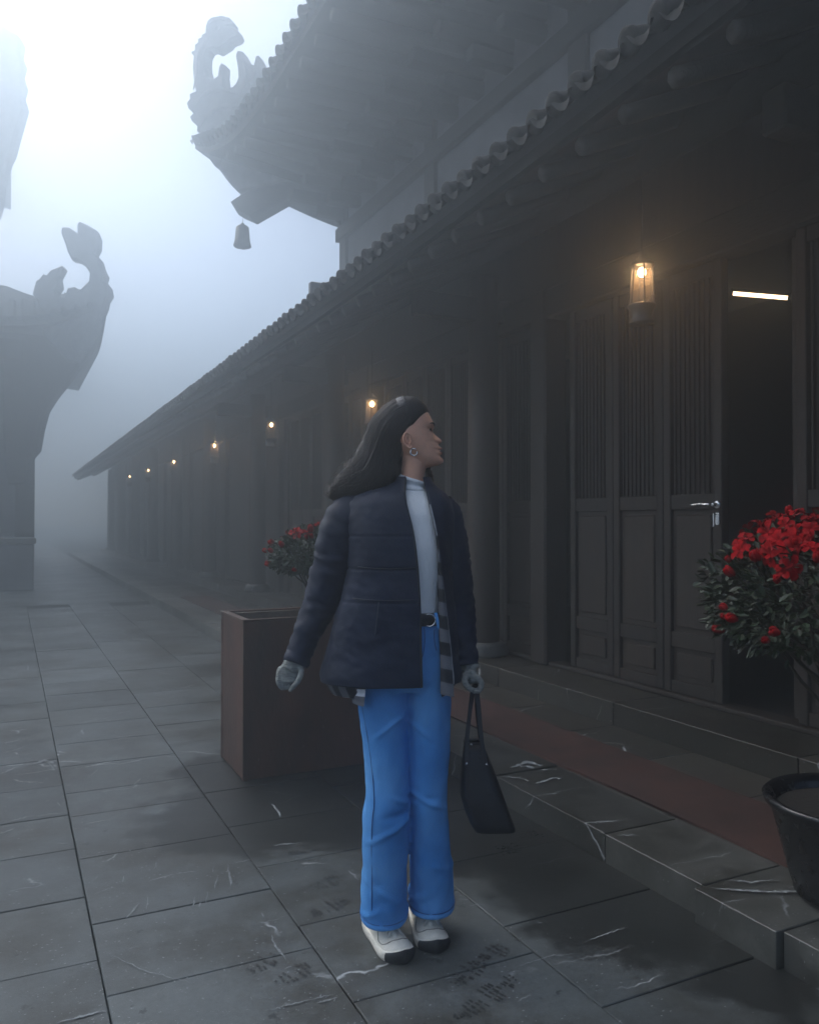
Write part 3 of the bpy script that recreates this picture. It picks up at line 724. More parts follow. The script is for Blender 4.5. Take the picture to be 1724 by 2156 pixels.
def tier(z, cx, cy, x1, y1, up, reach):
    def ze(d): return z + up * max(0, 1 - d / reach) ** 2.2
    rows = []
    for i in range(50):
        x = x1 + (cx - x1) * i / 49; a = Vector((x, cy, ze(cx - x))); b = Vector((min(x, cx - 1.3), cy + 1.4, z + .15)); rows.append([a.lerp(b, k / 6) for k in range(7)])
    n_, m_ = 50, 7
    def sh(rows, th, m, nm):
        n_, m_ = len(rows), len(rows[0]); V = [p for r in rows for p in r] + [p + Vector((0, 0, th)) for r in rows for p in r]
        Fc = grid_faces(n_, m_) + [tuple(i + n_ * m_ for i in f) for f in grid_faces(n_, m_)]
        for i in range(n_ - 1): Fc.append((i * m_, (i + 1) * m_, (i + 1) * m_ + n_ * m_, i * m_ + n_ * m_))
        pp(nm, (V, Fc), m)
    sh(rows, .12, M['soffit'], 'soffit')
    rows = []
    for i in range(40):
        y = y1 + (cy - y1) * i / 39; a = Vector((cx, y, ze(y - cy))); b = Vector((cx - 1.3, max(y, cy + 1.4), z + .152)); rows.append([a.lerp(b, k / 6) for k in range(7)])
    sh(rows, .12, M['soffit'], 'soffit')
    rows = []
    for i in range(50):
        x = x1 + (cx - x1) * i / 49; a = Vector((x, cy, ze(cx - x) + .13)); b = Vector((min(x, cx - 2.2), cy + 2.4, z + 1.45)); rows.append([a.lerp(b, k / 6) + Vector((0, 0, -.25 * math.sin(math.pi * k / 6))) for k in range(7)])
    sh(rows, .1, M['roof'], 'roof')
    rows = []
    for i in range(40):
        y = y1 + (cy - y1) * i / 39; a = Vector((cx, y, ze(y - cy) + .13)); b = Vector((cx - 2.2, max(y, cy + 2.4), z + 1.45)); rows.append([a.lerp(b, k / 6) + Vector((0, 0, -.25 * math.sin(math.pi * k / 6))) for k in range(7)])
    sh(rows, .1, M['roof'], 'roof')
    x = cx - .1
    while x > x1: inst('eave_tile', tm2, pav, (x - .5, cy - .03 - 22.5, ze(cx - x) + .14), (0, 0, R(90))); x -= .28
tier(5.75, 2.1, 20.8, -13, 30, .75, 2.6)
tier(11.6, .0, 23.0, -13, 30, 1.1, 3.6)
pp('upper_wall', box(-12, -2.0, PY + 2.4, PY + 8, 8.6, 11.8), M['plaster'])
D2 = Vector((1, -1, 0)).normalized(); N2 = Vector((1, 1, 0)).normalized()
def orn2(pts, P0, nm='dragon_ornament'):
    o = pp(nm, solid([hip(a, b, P0, EF) for a, b in pts], .35, EF), M['ornament']); return o
left_o = [(x * k2, y * k2) for x, y in [(180, 1340), (172, 1300), (150, 1270), (165, 1215), (180, 1205), (195, 1185), (210, 1190), (225, 1170), (250, 1160), (275, 1148), (283, 1160), (262, 1200), (268, 1240), (252, 1262), (262, 1285), (288, 1280), (300, 1245), (330, 1240), (345, 1262), (365, 1240), (392, 1215), (395, 1180), (375, 1150), (345, 1130), (318, 1125), (300, 1090), (290, 1055), (272, 1010), (275, 985), (305, 985), (345, 1010), (340, 975), (350, 960), (385, 975), (420, 995), (434, 1030), (432, 1075), (418, 1100), (440, 1125), (450, 1160), (465, 1190), (458, 1215), (478, 1240), (484, 1275), (468, 1300), (462, 1330), (440, 1380), (425, 1425), (405, 1460), (380, 1500), (340, 1560), (300, 1560), (200, 1450)]]
orn2(left_o, Vector((1.9, 20.9, 0)))
up_o = [(-60, 430), (-60, 60), (-5, 60), (10, 58), (28, 70), (42, 78), (50, 95), (46, 120), (54, 140), (48, 160), (56, 185), (50, 205), (58, 230), (52, 250), (45, 275), (38, 300), (30, 330), (22, 345), (10, 380), (5, 430), (-5, 460)]
o_ = orn2(up_o, Vector((-.1, 23.0, 0)))
tier_br = [(10, 900), (10, 700), (120, 690), (214, 700), (205, 725), (180, 760), (150, 802), (120, 840), (102, 868), (92, 905), (84, 950), (62, 975), (60, 1020), (20, 1020)]
pp('corner_bracket', solid([hip(a, b, Vector((1.0, 22.2, 0)), EF) for a, b in tier_br], .25, EF), M['beam'])

# low walls closing the court at the far end
def parapet(x0, x1, y, label, h=1.02):
    o = thing('parapet_wall', label, 'low wall', ((x0 + x1) / 2, y, 0)); 
    obj('wall', bbox(x0, x1, y - .12, y + .12, -.02, h - .12, .02), M['plaster'], o); obj('coping', bbox(x0 - .04, x1 + .04, y - .17, y + .17, h - .118, h, .02), M['kerb'], o)
parapet(-7, .42, 17.2, 'low fogged stone wall on the left side of the far gap', .98)

# ------------------------------------------------------------------ lanterns under the eave
def make_lantern():
    root = thing('hanging_lantern', '', 'lantern', (0, 0, 0), 'lanterns hanging in a row under the gallery eave')
    P = lambda nm, g, m, pr=root, **k: obj(nm, g, m, pr, world=False, **k)
    P('cap', lathe([(0, .075), (.012, .07), (.02, .05), (.055, .03), (.064, .012), (.06, .008), (0, .01)], seg=20), M['blackmetal'], smooth=True)
    P('rod', tube([(0, 0, .07), (0, 0, .50)], .0028, 5), M['blackmetal'])
    P('glass', lathe([(.05, .008), (.066, -.19)], seg=6), M['glass'])
    for k in range(6):
        a = 2 * math.pi * k / 6; ca, sa = math.cos(a), math.sin(a)
        P('bar', tube([(.051 * ca, .051 * sa, .01), (.067 * ca, .067 * sa, -.195)], .0042, 5), M['blackmetal'])
    P('base', lathe([(0, -.19), (.07, -.19), (.074, -.20), (.06, -.215), (.05, -.25), (.062, -.28), (.066, -.288), (0, -.29)], seg=20), M['blackmetal'], smooth=True)
    P('bulb', uvsphere((0, 0, -.022), .022, .022, .026, 8, 12), M['bulb'], smooth=True)
    return root
lan = make_lantern()
spots = [at(1351, 572, 4.18), at(783, 850, 7.18), at(571, 894, 9.95), at(451, 938, 12.72), at(366, 972, 15.9), at(312, 990, 18.8), at(273, 1003, 21.7)]
ordn = ['large clear lantern glowing on the dark facade, nearest the camera', 'lantern glowing beside the top of the person\'s hair', 'dim tiny lantern high between the person and the brighter pair', 'small glowing lantern midway along the receding eave', 'tiny lantern just left of the midway one', 'very faint lantern second from the far end', 'faintest farthest lantern at the far end of the eave']
lans = []
for i, p in enumerate(spots):
    o = lan if i == 0 else copy_tree(lan); o.location = p + Vector((0, 0, .02)); o['label'] = ordn[i]; lans.append(o)
for i, (p, e) in enumerate(zip(spots, [4, 2, .3, 2.2, 1, .4, .3])):
    l = bpy.data.lights.new('lantern_light', 'POINT'); l.energy = e; l.color = (1, .55, .25); l.shadow_soft_size = .03
    lo_ = bpy.data.objects.new('lantern_light', l); COL.objects.link(lo_); lo_.parent = lans[i]; lo_.location = (0, 0, -.022)
# tube light in the room
a, b = at(1541, 617, 5.35), at(1661, 627, 5.20)
tl = thing('tube_light', 'slim warm glowing tube light above the open doorway', 'light', tuple((a + b) / 2))
obj('tube', tube([a, b], .0135, 10), M['tubelight'], tl)
dv = (b - a).normalized()
obj('housing', tube([a + Vector((0, 0, .02)) - dv * .01, b + Vector((0, 0, .02)) + dv * .01], .012, 6), M['blackmetal'], tl)
for q in (a, b): obj('end_cap', tube([q - dv * .008, q + dv * .008], .018, 10), M['blackmetal'], tl)

# ------------------------------------------------------------------ planter
pl = thing('square_planter', 'tall brown metal planter box standing on the wet paving behind the person', 'planter', tuple(at(512, 1645, 4.07)))
c0 = at(512, 1645, 4.07); x0, y0 = c0.x, c0.y; LX, LY, HZ = .97, .47, .795
th = .012
for nm, g in (('front_panel', bbox(x0, x0 + LX, y0, y0 + th, 0.004, HZ - .004, .003)), ('back_panel', bbox(x0, x0 + LX, y0 + LY - th, y0 + LY, .004, HZ - .004, .003)),
              ('side_panel', bbox(x0, x0 + th, y0 + th + .001, y0 + LY - th - .001, .004, HZ - .004, .003)), ('side_panel', bbox(x0 + LX - th, x0 + LX, y0 + th + .001, y0 + LY - th - .001, .004, HZ - .004, .003))):
    obj(nm, g, M['planter'], pl)
def frame(x0, x1, y0, y1, w_, z0, z1):
    return join(bbox(x0, x1, y0, y0 + w_, z0, z1, .002), bbox(x0, x1, y1 - w_, y1, z0, z1, .002), bbox(x0, x0 + w_, y0 + w_ + .001, y1 - w_ - .001, z0, z1, .002), bbox(x1 - w_, x1, y0 + w_ + .001, y1 - w_ - .001, z0, z1, .002))
obj('rim', frame(x0 - .003, x0 + LX + .003, y0 - .003, y0 + LY + .003, .035, HZ - .003, HZ + .005), M['planter'], pl)
obj('edge_wear', join(tube([(x0 - .003, y0 - .003, HZ + .004), (x0 + LX, y0 - .003, HZ + .004)], .0022, 5), tube([(x0 - .003, y0 - .003, HZ + .004), (x0 - .003, y0 + LY, HZ + .004)], .0022, 5), tube([(x0 - .001, y0 - .001, HZ), (x0 - .001, y0 - .001, HZ - .22)], .0022, 5)), M['planter_rim'], pl)
for xa, xb, ya, yb in ((x0 - .0025, x0 + .028, y0 - .0025, y0 - .0002), (x0 + LX - .028, x0 + LX + .0025, y0 - .0025, y0 - .0002), (x0 - .0025, x0 - .0002, y0 + .0002, y0 + .028), (x0 - .0025, x0 - .0002, y0 + LY - .028, y0 + LY)):
    obj('corner_trim', box(xa, xb, ya, yb, .002, HZ - .036), M['planter'], pl)
rp = random.Random(2)
obj('paint_chips', join(*[tube([(x0 + a_, y0 - .003, z_), (x0 + a_ + rp.uniform(-.004, .004), y0 - .003, z_ - rp.uniform(.004, .02))], rp.uniform(.001, .0025), 5) for a_, z_ in [(rp.uniform(.03, .9), rp.uniform(.05, .74)) for _ in range(16)] + [(.012, .70), (.012, .62), (.05, .66)]]), M['planter_rim'], pl, kind='stuff')
obj('inner_lip', frame(x0 + .033, x0 + LX - .033, y0 + .033, y0 + LY - .033, .02, HZ - .09, HZ - .004), M['planter_rim'], pl)
obj('soil', box(x0 + .05, x0 + LX - .05, y0 + .05, y0 + LY - .05, .3, HZ - .10), M['soil'], pl)

# ------------------------------------------------------------------ azaleas
def leaf_geo(c, d, n, L, Wd):
    d = d.normalized(); s = d.cross(n).normalized(); nn = s.cross(d)
    return [c, c + d * L * .35 + s * Wd * .5 + nn * L * .04, c + d * L * .75 + s * Wd * .42, c + d * L + nn * (-L * .05), c + d * L * .75 - s * Wd * .42, c + d * L * .35 - s * Wd * .5 + nn * L * .04, c + d * L * .5 - nn * L * .06], [(0, 1, 6), (1, 2, 6), (2, 3, 6), (3, 4, 6), (4, 5, 6), (5, 0, 6)]
def flower_mesh(sz, seed):
    r = random.Random(seed); V, Fc = [], []
    for layer in range(2):
        for k in range(5 if layer == 0 else 4):
            a = 2 * math.pi * k / (5 if layer == 0 else 4) + layer * .5 + r.uniform(-.15, .15); L = sz * (1 - .25 * layer) * r.uniform(.85, 1.1); w_ = L * .62; lift = .25 + .55 * layer
            d = Vector((math.cos(a), math.sin(a), 0)); s = Vector((-d.y, d.x, 0)); n = len(V); rows = [(0, .1, 0), (.35, .75, lift * .35), (.7, 1, lift * .5 + .05), (1, .55, lift * .42 - .08)]
            for t_, ww, z in rows:
                for q in (-1, 0, 1): V.append(d * (L * t_) + s * (q * w_ * .5 * ww) + Vector((0, 0, L * (z + .09 * abs(q) + r.uniform(-.05, .05)))))
            Fc += [(n + i * 3 + j, n + i * 3 + j + 1, n + i * 3 + j + 4, n + i * 3 + j + 3) for i in range(3) for j in range(2)]
    return mesh_data('flower', V, Fc, M['petal'], True)
FL = [flower_mesh(.040, s) for s in range(5)]
BUD = [mesh_data('bud', *join(*[uvsphere((.004 * math.cos(a), .004 * math.sin(a), .008 * h), .007, .007, .013, 5, 7) for a, h in ((0, .8), (2.1, 1), (4.2, .9))]), M['petal'], True)]
LF = [mesh_data('leaf', *leaf_geo(Vector((0, 0, 0)), Vector((1, 0, 0)), Vector((0, 0, 1)), .034, .016), M['leaf'], False)]
def azalea(root, c, rx, rz, nleaf, nflow, nbud, seed, soilz, top_bias=.2, parts=True, lscale=1.0, fdir=None):
    r = random.Random(seed); c = Vector(c); pl_ = wloc(root)
    def lump(d): return 1 + .13 * noise.noise(d * 2.3 + Vector((seed, 0, 0))) + .07 * noise.noise(d * 6 + Vector((0, seed, 0)))
    def surf(d, k=1.0):
        zz = rz if d.z > 0 else rz * .75; q = Vector((d.x * rx, d.y * rx, d.z * zz)) * lump(d) * k; return c + q
    def rd(lo=-1.0):
        while True:
            d = Vector((r.gauss(0, 1), r.gauss(0, 1), r.gauss(0, 1))).normalized()
            if d.z > lo: return d
    # branches
    base = Vector((c.x, c.y, soilz)); G = [tube(path([base, base.lerp(c, .5) + Vector((.02, .01, 0)), c - Vector((0, 0, rz * .45))], 8), [.022, .02, .018, .017, .016, .015, .014, .012], 8)]
    obj('trunk', join(*G), M['bark'], root, smooth=True)
    G = []
    for k in range(46):
        d = rd(-.55); e = surf(d, .9); s0 = base.lerp(c, r.uniform(.35, .95)); m_ = s0.lerp(e, .5) - Vector((0, 0, .02)); G.append(tube([s0, m_, e], [.007, .005, .002], 4))
    obj('branches', join(*G), M['bark'], root, kind='stuff')
    V, Fc = [], []; cand = []
    for k in range(nleaf):
        d = rd(-.75); k_ = r.random() ** .35; p = surf(d, .45 + .58 * k_)
        dd = (d + Vector((r.gauss(0, .7), r.gauss(0, .7), r.gauss(0, .5)))).normalized(); nn = (Vector((0, 0, 1)) + Vector((r.gauss(0, .5), r.gauss(0, .5), 0))); L = .034 * lscale * r.uniform(.6, 1.25)
        cand.append((-(d.dot(-EF)) * k_, p, dd, nn, L))
    cand.sort(key=lambda q: q[0])
    nparts = 150 if parts else 0
    for i, (_, p, dd, nn, L) in enumerate(cand):
        if i < nparts:
            o = bpy.data.objects.new('leaf', LF[0]); z_ = dd.cross(nn.cross(dd).normalized()); X = dd; Z = (nn - X * nn.dot(X)).normalized(); Yv = Z.cross(X)
            Mx = Matrix((X, Yv, Z)).transposed().to_4x4(); o.matrix_local = Matrix.Translation(p - pl_) @ Mx @ Matrix.Scale(L / .034, 4); link(o, root)
        else:
            g = leaf_geo(p, dd, nn, L, L * .46); n = len(V); V += g[0]; Fc += [tuple(q + n for q in f) for f in g[1]]
    obj('foliage', (V, Fc), M['leaf'], root, kind='stuff')
    def put(me, p, d, s, nm):
        o = bpy.data.objects.new(nm, me); Z = d; X = Z.orthogonal().normalized(); X = (Matrix.Rotation(r.uniform(0, 6.28), 3, Z) @ X); Yv = Z.cross(X)
        o.matrix_local = Matrix.Translation(p - pl_) @ Matrix((X, Yv, Z)).transposed().to_4x4() @ Matrix.Scale(s, 4); link(o, root)
    F1 = (fdir or Vector((.2, -.3, .9))).normalized(); cl = []
    while len(cl) < nflow:
        d = rd(-.2)
        if d.dot(F1) > top_bias + r.uniform(-.15, .15) and d.dot(-EF) > -.35: cl.append(d)
    for d in cl: put(r.choice(FL), surf(d, 1.0 + r.uniform(-.05, .07)), (d + Vector((r.gauss(0, .35), r.gauss(0, .35), r.gauss(0, .35)))).normalized(), r.uniform(.7, 1.15) * lscale ** .5, 'flower')
    for k in range(nbud):
        d = rd(-.5)
        while d.dot(-EF) < -.1: d = rd(-.5)
        put(BUD[0], surf(d, 1.04), (d + Vector((0, 0, .5))).normalized(), r.uniform(.8, 1.7), 'bud')

pc = at(1800, 1640, 2.56); PZ = .11
pb = thing('potted_azalea', 'big rounded azalea with crimson flowers in a black glazed pot at the right edge', 'potted plant', (pc.x, pc.y, .122))
prof = [(0, .122), (.16, .122), (.178, .13), (.215, .27), (.243, .385), (.262, .40), (.268, .418), (.258, .428), (.242, .420), (.232, .395), (.228, .37), (0, .37)]
obj('pot', lathe(prof, (pc.x, pc.y, 0), 56), M['pot'], pb, smooth=True)
obj('soil', lathe([(0, .402), (.1, .400), (.22, .388), (.231, .38), (0, .38)], (pc.x, pc.y, 0), 40), M['soil'], pb, smooth=True)
bc = at(1768, 1270, 2.58)
azalea(pb, bc, .40, .27, 4600, 250, 50, 3, .42, .30, fdir=Vector((.25, -.25, .9)))
# azalea in the planter
bc = at(668, 1172, 4.32)
az = thing('azalea_bush', 'rounded green azalea with a few red blooms growing out of the brown planter', 'bush', (bc.x, bc.y, HZ - .10))
azalea(az, bc, .24, .15, 3200, 8, 22, 11, HZ - .10, .62, parts=False, lscale=.9, fdir=Vector((.1, -.2, 1)))
# ------------------------------------------------------------------ the person
DP = 2.46
pr0 = at(858, 2010, DP); pr0.z = 0
per = thing('person', 'person in navy quilted jacket, white turtleneck and blue flared jeans looking to the right', 'person', tuple(pr0))
def PU(u, v, y=0.0): return at(u, v, DP + y)
def zv(v, y, b): return PU(862, v, y - b).z
def ringpts(uL, uR, v, b, y, seg, ex=2.3, a0=0.0, a1=2 * math.pi, tilt=0.0, closed=True):
    """level ring seen between bearings uL and uR; depth half-size b, centre y behind the body plane"""
    A = PU(uL, v, y); B = PU(uR, v, y); c = (A + B) / 2; a = (B - A).length / 2; out = []; c.z = zv(v, y, b)
    for k in range(seg):
        f = a0 + (a1 - a0) * k / (seg if closed else seg - 1); s, co = math.sin(f), math.cos(f)
        sx = math.copysign(abs(s) ** (2 / ex), s); cy = math.copysign(abs(co) ** (2 / ex), co)
        p = c + ER * (a * sx) - EF * (b * cy); p.z += tilt * (-sx) ; out.append(p)
    return out
def body_loft(tab, n, seg, ex=2.3):
    """tab rows: v, uL, uR, b, y"""
    T = np.array(tab, float); vs = np.linspace(T[0, 0], T[-1, 0], n); C = [spline(T[:, 0], T[:, k], vs) for k in range(1, 5)]; V = []
    for i in range(n): V += ringpts(C[0][i], C[1][i], vs[i], C[2][i], C[3][i], seg, ex)
    return V, grid_faces(n, seg, True, True)
NZ = lambda p, s, o=0: noise.noise(Vector((p.x * s + o, p.y * s, p.z * s)))
def wr(p, sx, sz, o=0): return noise.noise(Vector((p.x * sx + o, p.y * sx, p.z * sz)))

# --- head (local frame: f forward, s to the person's right = towards the camera, z up), then placed
HY = -.005
hf = (ER * math.cos(R(8)) + EF * math.sin(R(8))).normalized(); hs = Vector((hf.y, -hf.x, 0))
Hc = PU(858, 915, HY)
kpx = (PU(900, 915) - PU(800, 915)).length / 100
vsH = np.array([846, 847.5, 850, 855, 862, 870, 880, 890, 897, 905, 915, 925, 935, 945, 955, 965, 974, 981, 985])
uF  = np.array([866, 878, 887, 893, 898, 902.5, 907, 910.5, 910.5, 908.5, 909, 910.5, 914, 918.5, 922, 925.5, 924, 912, 900])
uB  = np.array([856, 846, 838, 828, 817, 809, 804, 800, 797, 797, 797, 799, 800, 812, 826, 842, 856, 868, 880])
wd  = np.array([4, 18, 29, 37, 44, 49, 52, 53.5, 54, 54, 54, 53.5, 51, 47, 42.5, 37, 30, 20, 8])
nH, mH = 120, 120
vv = np.linspace(846, 985, nH); fF = spline(vsH, uF, vv); fB = spline(vsH, uB, vv); fw = spline(vsH, wd, vv)
def g_(x, m, s): return math.exp(-((x - m) / s) ** 2)
pv_ = [868, 880, 890, 897, 904, 908, 914, 920, 924, 927, 930.5, 933, 937, 940, 943, 945.5, 948, 950, 953, 956, 959, 962, 966, 971, 976, 981]
px_ = [900.5, 907, 912, 914, 911.8, 911.6, 916.5, 923.5, 928.5, 930.8, 930.2, 924.5, 924, 926.8, 931, 929.5, 925.0, 928.0, 930.8, 929.6, 926.0, 928.5, 933.0, 934.6, 930.5, 918]
V = []
for i in range(nH):
    v = vv[i]; c = (fF[i] + fB[i]) / 2; A = (fF[i] - fB[i]) / 2; prof = spline(pv_, px_, v) if 868 < v < 981 else fF[i]
    ext = float(prof) - fF[i]
    for k in range(mH):
        t = 2 * math.pi * k / mH; co, si = math.cos(t), math.sin(t)
        e = 2.15 if co > 0 else 2.0
        x = c + A * math.copysign(abs(co) ** (2 / e), co); s = fw[i] * math.copysign(abs(si) ** (2 / e), si)
        if co > 0:
            w_ = 8.5 + (6 * g_(v, 928, 7)) if v < 934 else 22 - 4 * g_(v, 948, 4)
            if v < 902: w_ = 26
            if v > 960: w_ = 20
            x += ext * math.exp(-(s / w_) ** 2)
            x += 1.8 * g_(abs(s), 25, 10) * g_(v, 921, 9) * 1.6            # cheek bone
            x -= 3.6 * g_(abs(s), 22, 9) * g_(v, 906, 6.0)                 # eye socket
            x += 1.6 * g_(abs(s), 22, 12) * g_(v, 894, 5)                  # brow ridge
            x += 1.9 * g_(abs(s), 21, 6) * g_(v, 907.5, 3.2)               # eye ball / lids
            x -= .9 * g_(abs(s), 21, 7) * g_(v, 911.5, 1.3)
            x += 3.0 * g_(abs(s), 8.5, 3.4) * g_(v, 928.5, 4)              # nostril wing
            x -= 1.2 * g_(abs(s), 16, 4) * g_(v, 947.8, 2.0)               # mouth corner
        p = Hc + hf * ((x - 858) * kpx) + hs * (s * kpx); p.z += (915 - v) * kpx; V.append(p)
head = (V, grid_faces(nH, mH, True, True))
neck = body_loft([(925, 822, 878, .050, .0), (950, 828, 888, .052, .0), (975, 839, 898, .053, .0), (990, 842, 895, .051, 0), (1005, 843, 892, .050, 0), (1030, 841, 893, .050, 0), (1048, 842, 892, .046, .0)], 20, 40, 2.0)
torso = body_loft([(1050, 835, 895, .045, .0), (1072, 795, 915, .062, 0), (1120, 775, 925, .085, .0), (1200, 785, 920, .08, 0), (1290, 785, 915, .08, 0), (1380, 775, 925, .085, .01), (1420, 785, 920, .07, .02)], 30, 40)
lA = [PU(760, 1080, .02), PU(716, 1150, .03), PU(672, 1250, .045), PU(625, 1385, .01), PU(612, 1405, -.0)]
rA = [PU(920, 1080, .02), PU(958, 1150, .05), PU(973, 1240, .055), PU(985, 1380, .01), PU(992, 1412, -.0)]
armL = tube(path(lA, 14), list(np.linspace(.038, .020, 14)), 16); armR = tube(path(rA, 14), list(np.linspace(.036, .019, 14)), 16)
legL = body_loft([(1400, 785, 850, .05, .02), (1600, 785, 845, .055, .03), (1700, 792, 842, .05, .02), (1850, 795, 840, .045, .05), (1965, 790, 830, .035, .08)], 20, 24)
legR = body_loft([(1400, 866, 925, .05, .02), (1600, 872, 928, .055, .05), (1700, 876, 925, .05, .06), (1850, 880, 925, .045, .11), (1945, 880, 915, .035, .15)], 20, 24)
# ear (towards the camera)
def ear(side):
    c = Hc + hf * ((850 - 858) * kpx) + hs * (side * 55.5 * kpx); c.z += (915 - 932) * kpx; G = []
    def P(a, b, o): return c + hf * (a * kpx) + hs * (side * o * kpx) + Vector((0, 0, -b * kpx))
    rim = path([P(6, 0, 2), P(5, -9, 3), P(0, -14, 5), P(-6, -13, 7), P(-9, -6, 8), P(-8.5, 2, 7), P(-5.5, 9, 5.5), P(0, 14, 4.5), P(5, 16.5, 4), P(7.5, 12, 2.5)], 30)
    G.append(tube(rim, [.0028] * 30, 8))
    G.append(tube(path([P(2, -7, 3), P(-3, -7, 5), P(-4, 0, 5), P(-1, 6, 4.5), P(4, 7, 3.5)], 14), [.0024] * 14, 8))
    G.append(tube(path([P(6, -1, 2), P(6.5, 3, 3.5), P(6, 7, 2.5)], 8), [.0026] * 8, 8))
    fl = []
    for s_, o in ((0, .5), (.5, 2.2), (1, 4.2)):
        for k in range(24):
            a = 2 * math.pi * k / 24; q = (0 if s_ == 0 else s_); fl.append(P(-.5 + 7.5 * q * math.cos(a) * (1 if math.cos(a) < 0 else .95), 14.0 * q * math.sin(a) + 1, (1.0, 2.2, 4.4)[int(s_ * 2)]))
    G.append((fl, grid_faces(3, 24, True)))
    b0 = [P(1 + 6 * math.cos(2*math.pi*k/16), 1 + 11 * math.sin(2*math.pi*k/16), -6) for k in range(16)]; b1 = [P(-.5 + 7 * math.cos(2*math.pi*k/16), 1 + 13 * math.sin(2*math.pi*k/16), 2.4) for k in range(16)]
    G.append((b0 + b1, grid_faces(2, 16, True, True)))
    return join(*G)
bodyg = remesh(join(neck, torso, armL, armR, legL, legR, body_loft([(1390, 785, 925, .075, .02), (1400, 785, 925, .075, .02), (1425, 795, 915, .05, .02)], 6, 30)), .008, 3)
hn = remesh(join(head, neck), .0022, 1, .4)
body = obj('body', join(bodyg, hn, ear(1), ear(-1)), M['skin'], per, smooth=True)
# lips, brow, lashes, eyes as thin shaped pieces on the face
def face(v, s, lift=0.0):
    """point on the face at height v, sideways s (px, + towards the camera)"""
    i = min(max((v - 846) / (985 - 846) * (nH - 1), 0), nH - 1); i = int(round(i)); best = None
    for k in range(-mH // 4, mH // 4 + 1):
        p = V[i * mH + (k % mH)]; ss = (p - Hc).dot(hs) / kpx
        if best is None or abs(ss - s) < best[0]: best = (abs(ss - s), p)
    return best[1] + hf * lift + hs * (lift * .5 * (1 if s > 0 else -1))
for sd in (1, -1):
    obj('eyebrow', tube(path([face(897.5, 12 * sd, .0006), face(893.5, 20 * sd, .0008), face(892.5, 27 * sd, .0008), face(895, 36 * sd, .0002)], 12), [.0012, .0019, .0024, .0026, .0026, .0025, .0024, .0022, .002, .0016, .0012, .0008], 6), M['brow'], body, smooth=True)
    obj('eyelash', tube(path([face(909.5, 13.5 * sd, .0008), face(905.5, 18 * sd, .0016), face(904.8, 23 * sd, .0018), face(908.5, 30 * sd, .0010)], 12), [.0006, .0009, .0012, .0013, .0013, .0013, .0013, .0013, .0012, .0011, .0009, .0005], 6), M['brow'], body, smooth=True)
    e = face(908, 21 * sd, -.0052); obj('eyeball', uvsphere(e, .0062, .0062, .0052, 8, 12), M['brow'], body, smooth=True)
V_, s_l = V, [-15, -11, -7, -3, 0, 3, 7, 11, 15]
obj('lips', join(tube([face(946.2 - 2.6 * (1 - (s / 15) ** 2), s, -.0004) for s in s_l], [.0006, .0016, .0021, .0024, .0023, .0024, .0021, .0016, .0006], 8),
                 tube([face(950.0 + 3.6 * (1 - (s / 15) ** 2), s, -.0010) for s in s_l], [.0006, .0018, .0026, .0030, .0032, .0030, .0026, .0018, .0006], 8)), M['lip'], body, smooth=True)
# hoop earring
ec = Hc + hf * ((863 - 858) * kpx) + hs * (58 * kpx); ec.z += (915 - 956.5) * kpx
er_ = [ec + (hf * math.cos(a) * .0095 + Vector((0, 0, math.sin(a) * .0100)) + hs * (.003 * math.cos(a))) for a in np.linspace(.9, 2 * math.pi + .2, 30)]
obj('hoop_earring', tube(er_, [.0016 + .0010 * math.sin(math.pi * i / 29) for i in range(30)], 8), M['steel'], body, smooth=True)

# --- hair: one mass flowing back from the hairline, then down behind the shoulder, plus loose strands
HT = [  # outer u,v ; inner u,v ; half depth ; y
 (903, 868, 901, 873, .018, 0), (893, 855, 889, 884, .056, 0), (864, 838, 873, 908, .080, 0), (822, 849, 860, 924, .086, .0), (788, 884, 848, 952, .086, .005),
 (770, 930, 843, 979, .080, .012), (753, 968, 836, 1008, .078, .015), (730, 1003, 812, 1036, .070, .02), (711, 1030, 775, 1052, .040, .015), (698, 1050, 735, 1062, .012, .01)]
def hair_ring(s, scale=1.0):
    x = np.arange(len(HT)); T = np.array(HT, float); q = [float(spline(x, T[:, k], [s])[0]) for k in range(6)]
    A = PU(q[0], q[1], q[5] + HY); B = PU(q[2], q[3], q[5] + HY); return (A + B) / 2, (A - B) / 2 * scale, EF * (q[4] * scale)
def hair_pt(s, f, scale=1.0):
    c, a, b = hair_ring(s, scale); ex = 2.7
    co, si = math.cos(f), math.sin(f); return c + a * math.copysign(abs(co) ** (2 / ex), co) - b * math.copysign(abs(si) ** (2 / ex), si)
nS, nF = 90, 120; Vh = []
for i in range(nS):
    s = 7.5 * i / (nS - 1)
    for k in range(nF): Vh.append(hair_pt(s, 2 * math.pi * k / nF, (.965 + .022 * noise.noise(Vector((k * 6.28 / nF * 3.0, s * .25, 1))) + .018 * noise.noise(Vector((math.cos(k * 6.28 / nF) * 9, math.sin(k * 6.28 / nF) * 9, s * .35)))) * (1 - .5 * max(0, (s - 5.5) / 2.0) ** 2)))
hm = displace((Vh, grid_faces(nS, nF, True, True)), lambda p, n: .0035 * noise.noise(Vector((p.x * 30, p.y * 30, p.z * 9))))
hair = obj('hair', hm, M['hair'], body, smooth=True)
Vs, Fs = [], []; rh = random.Random(5)
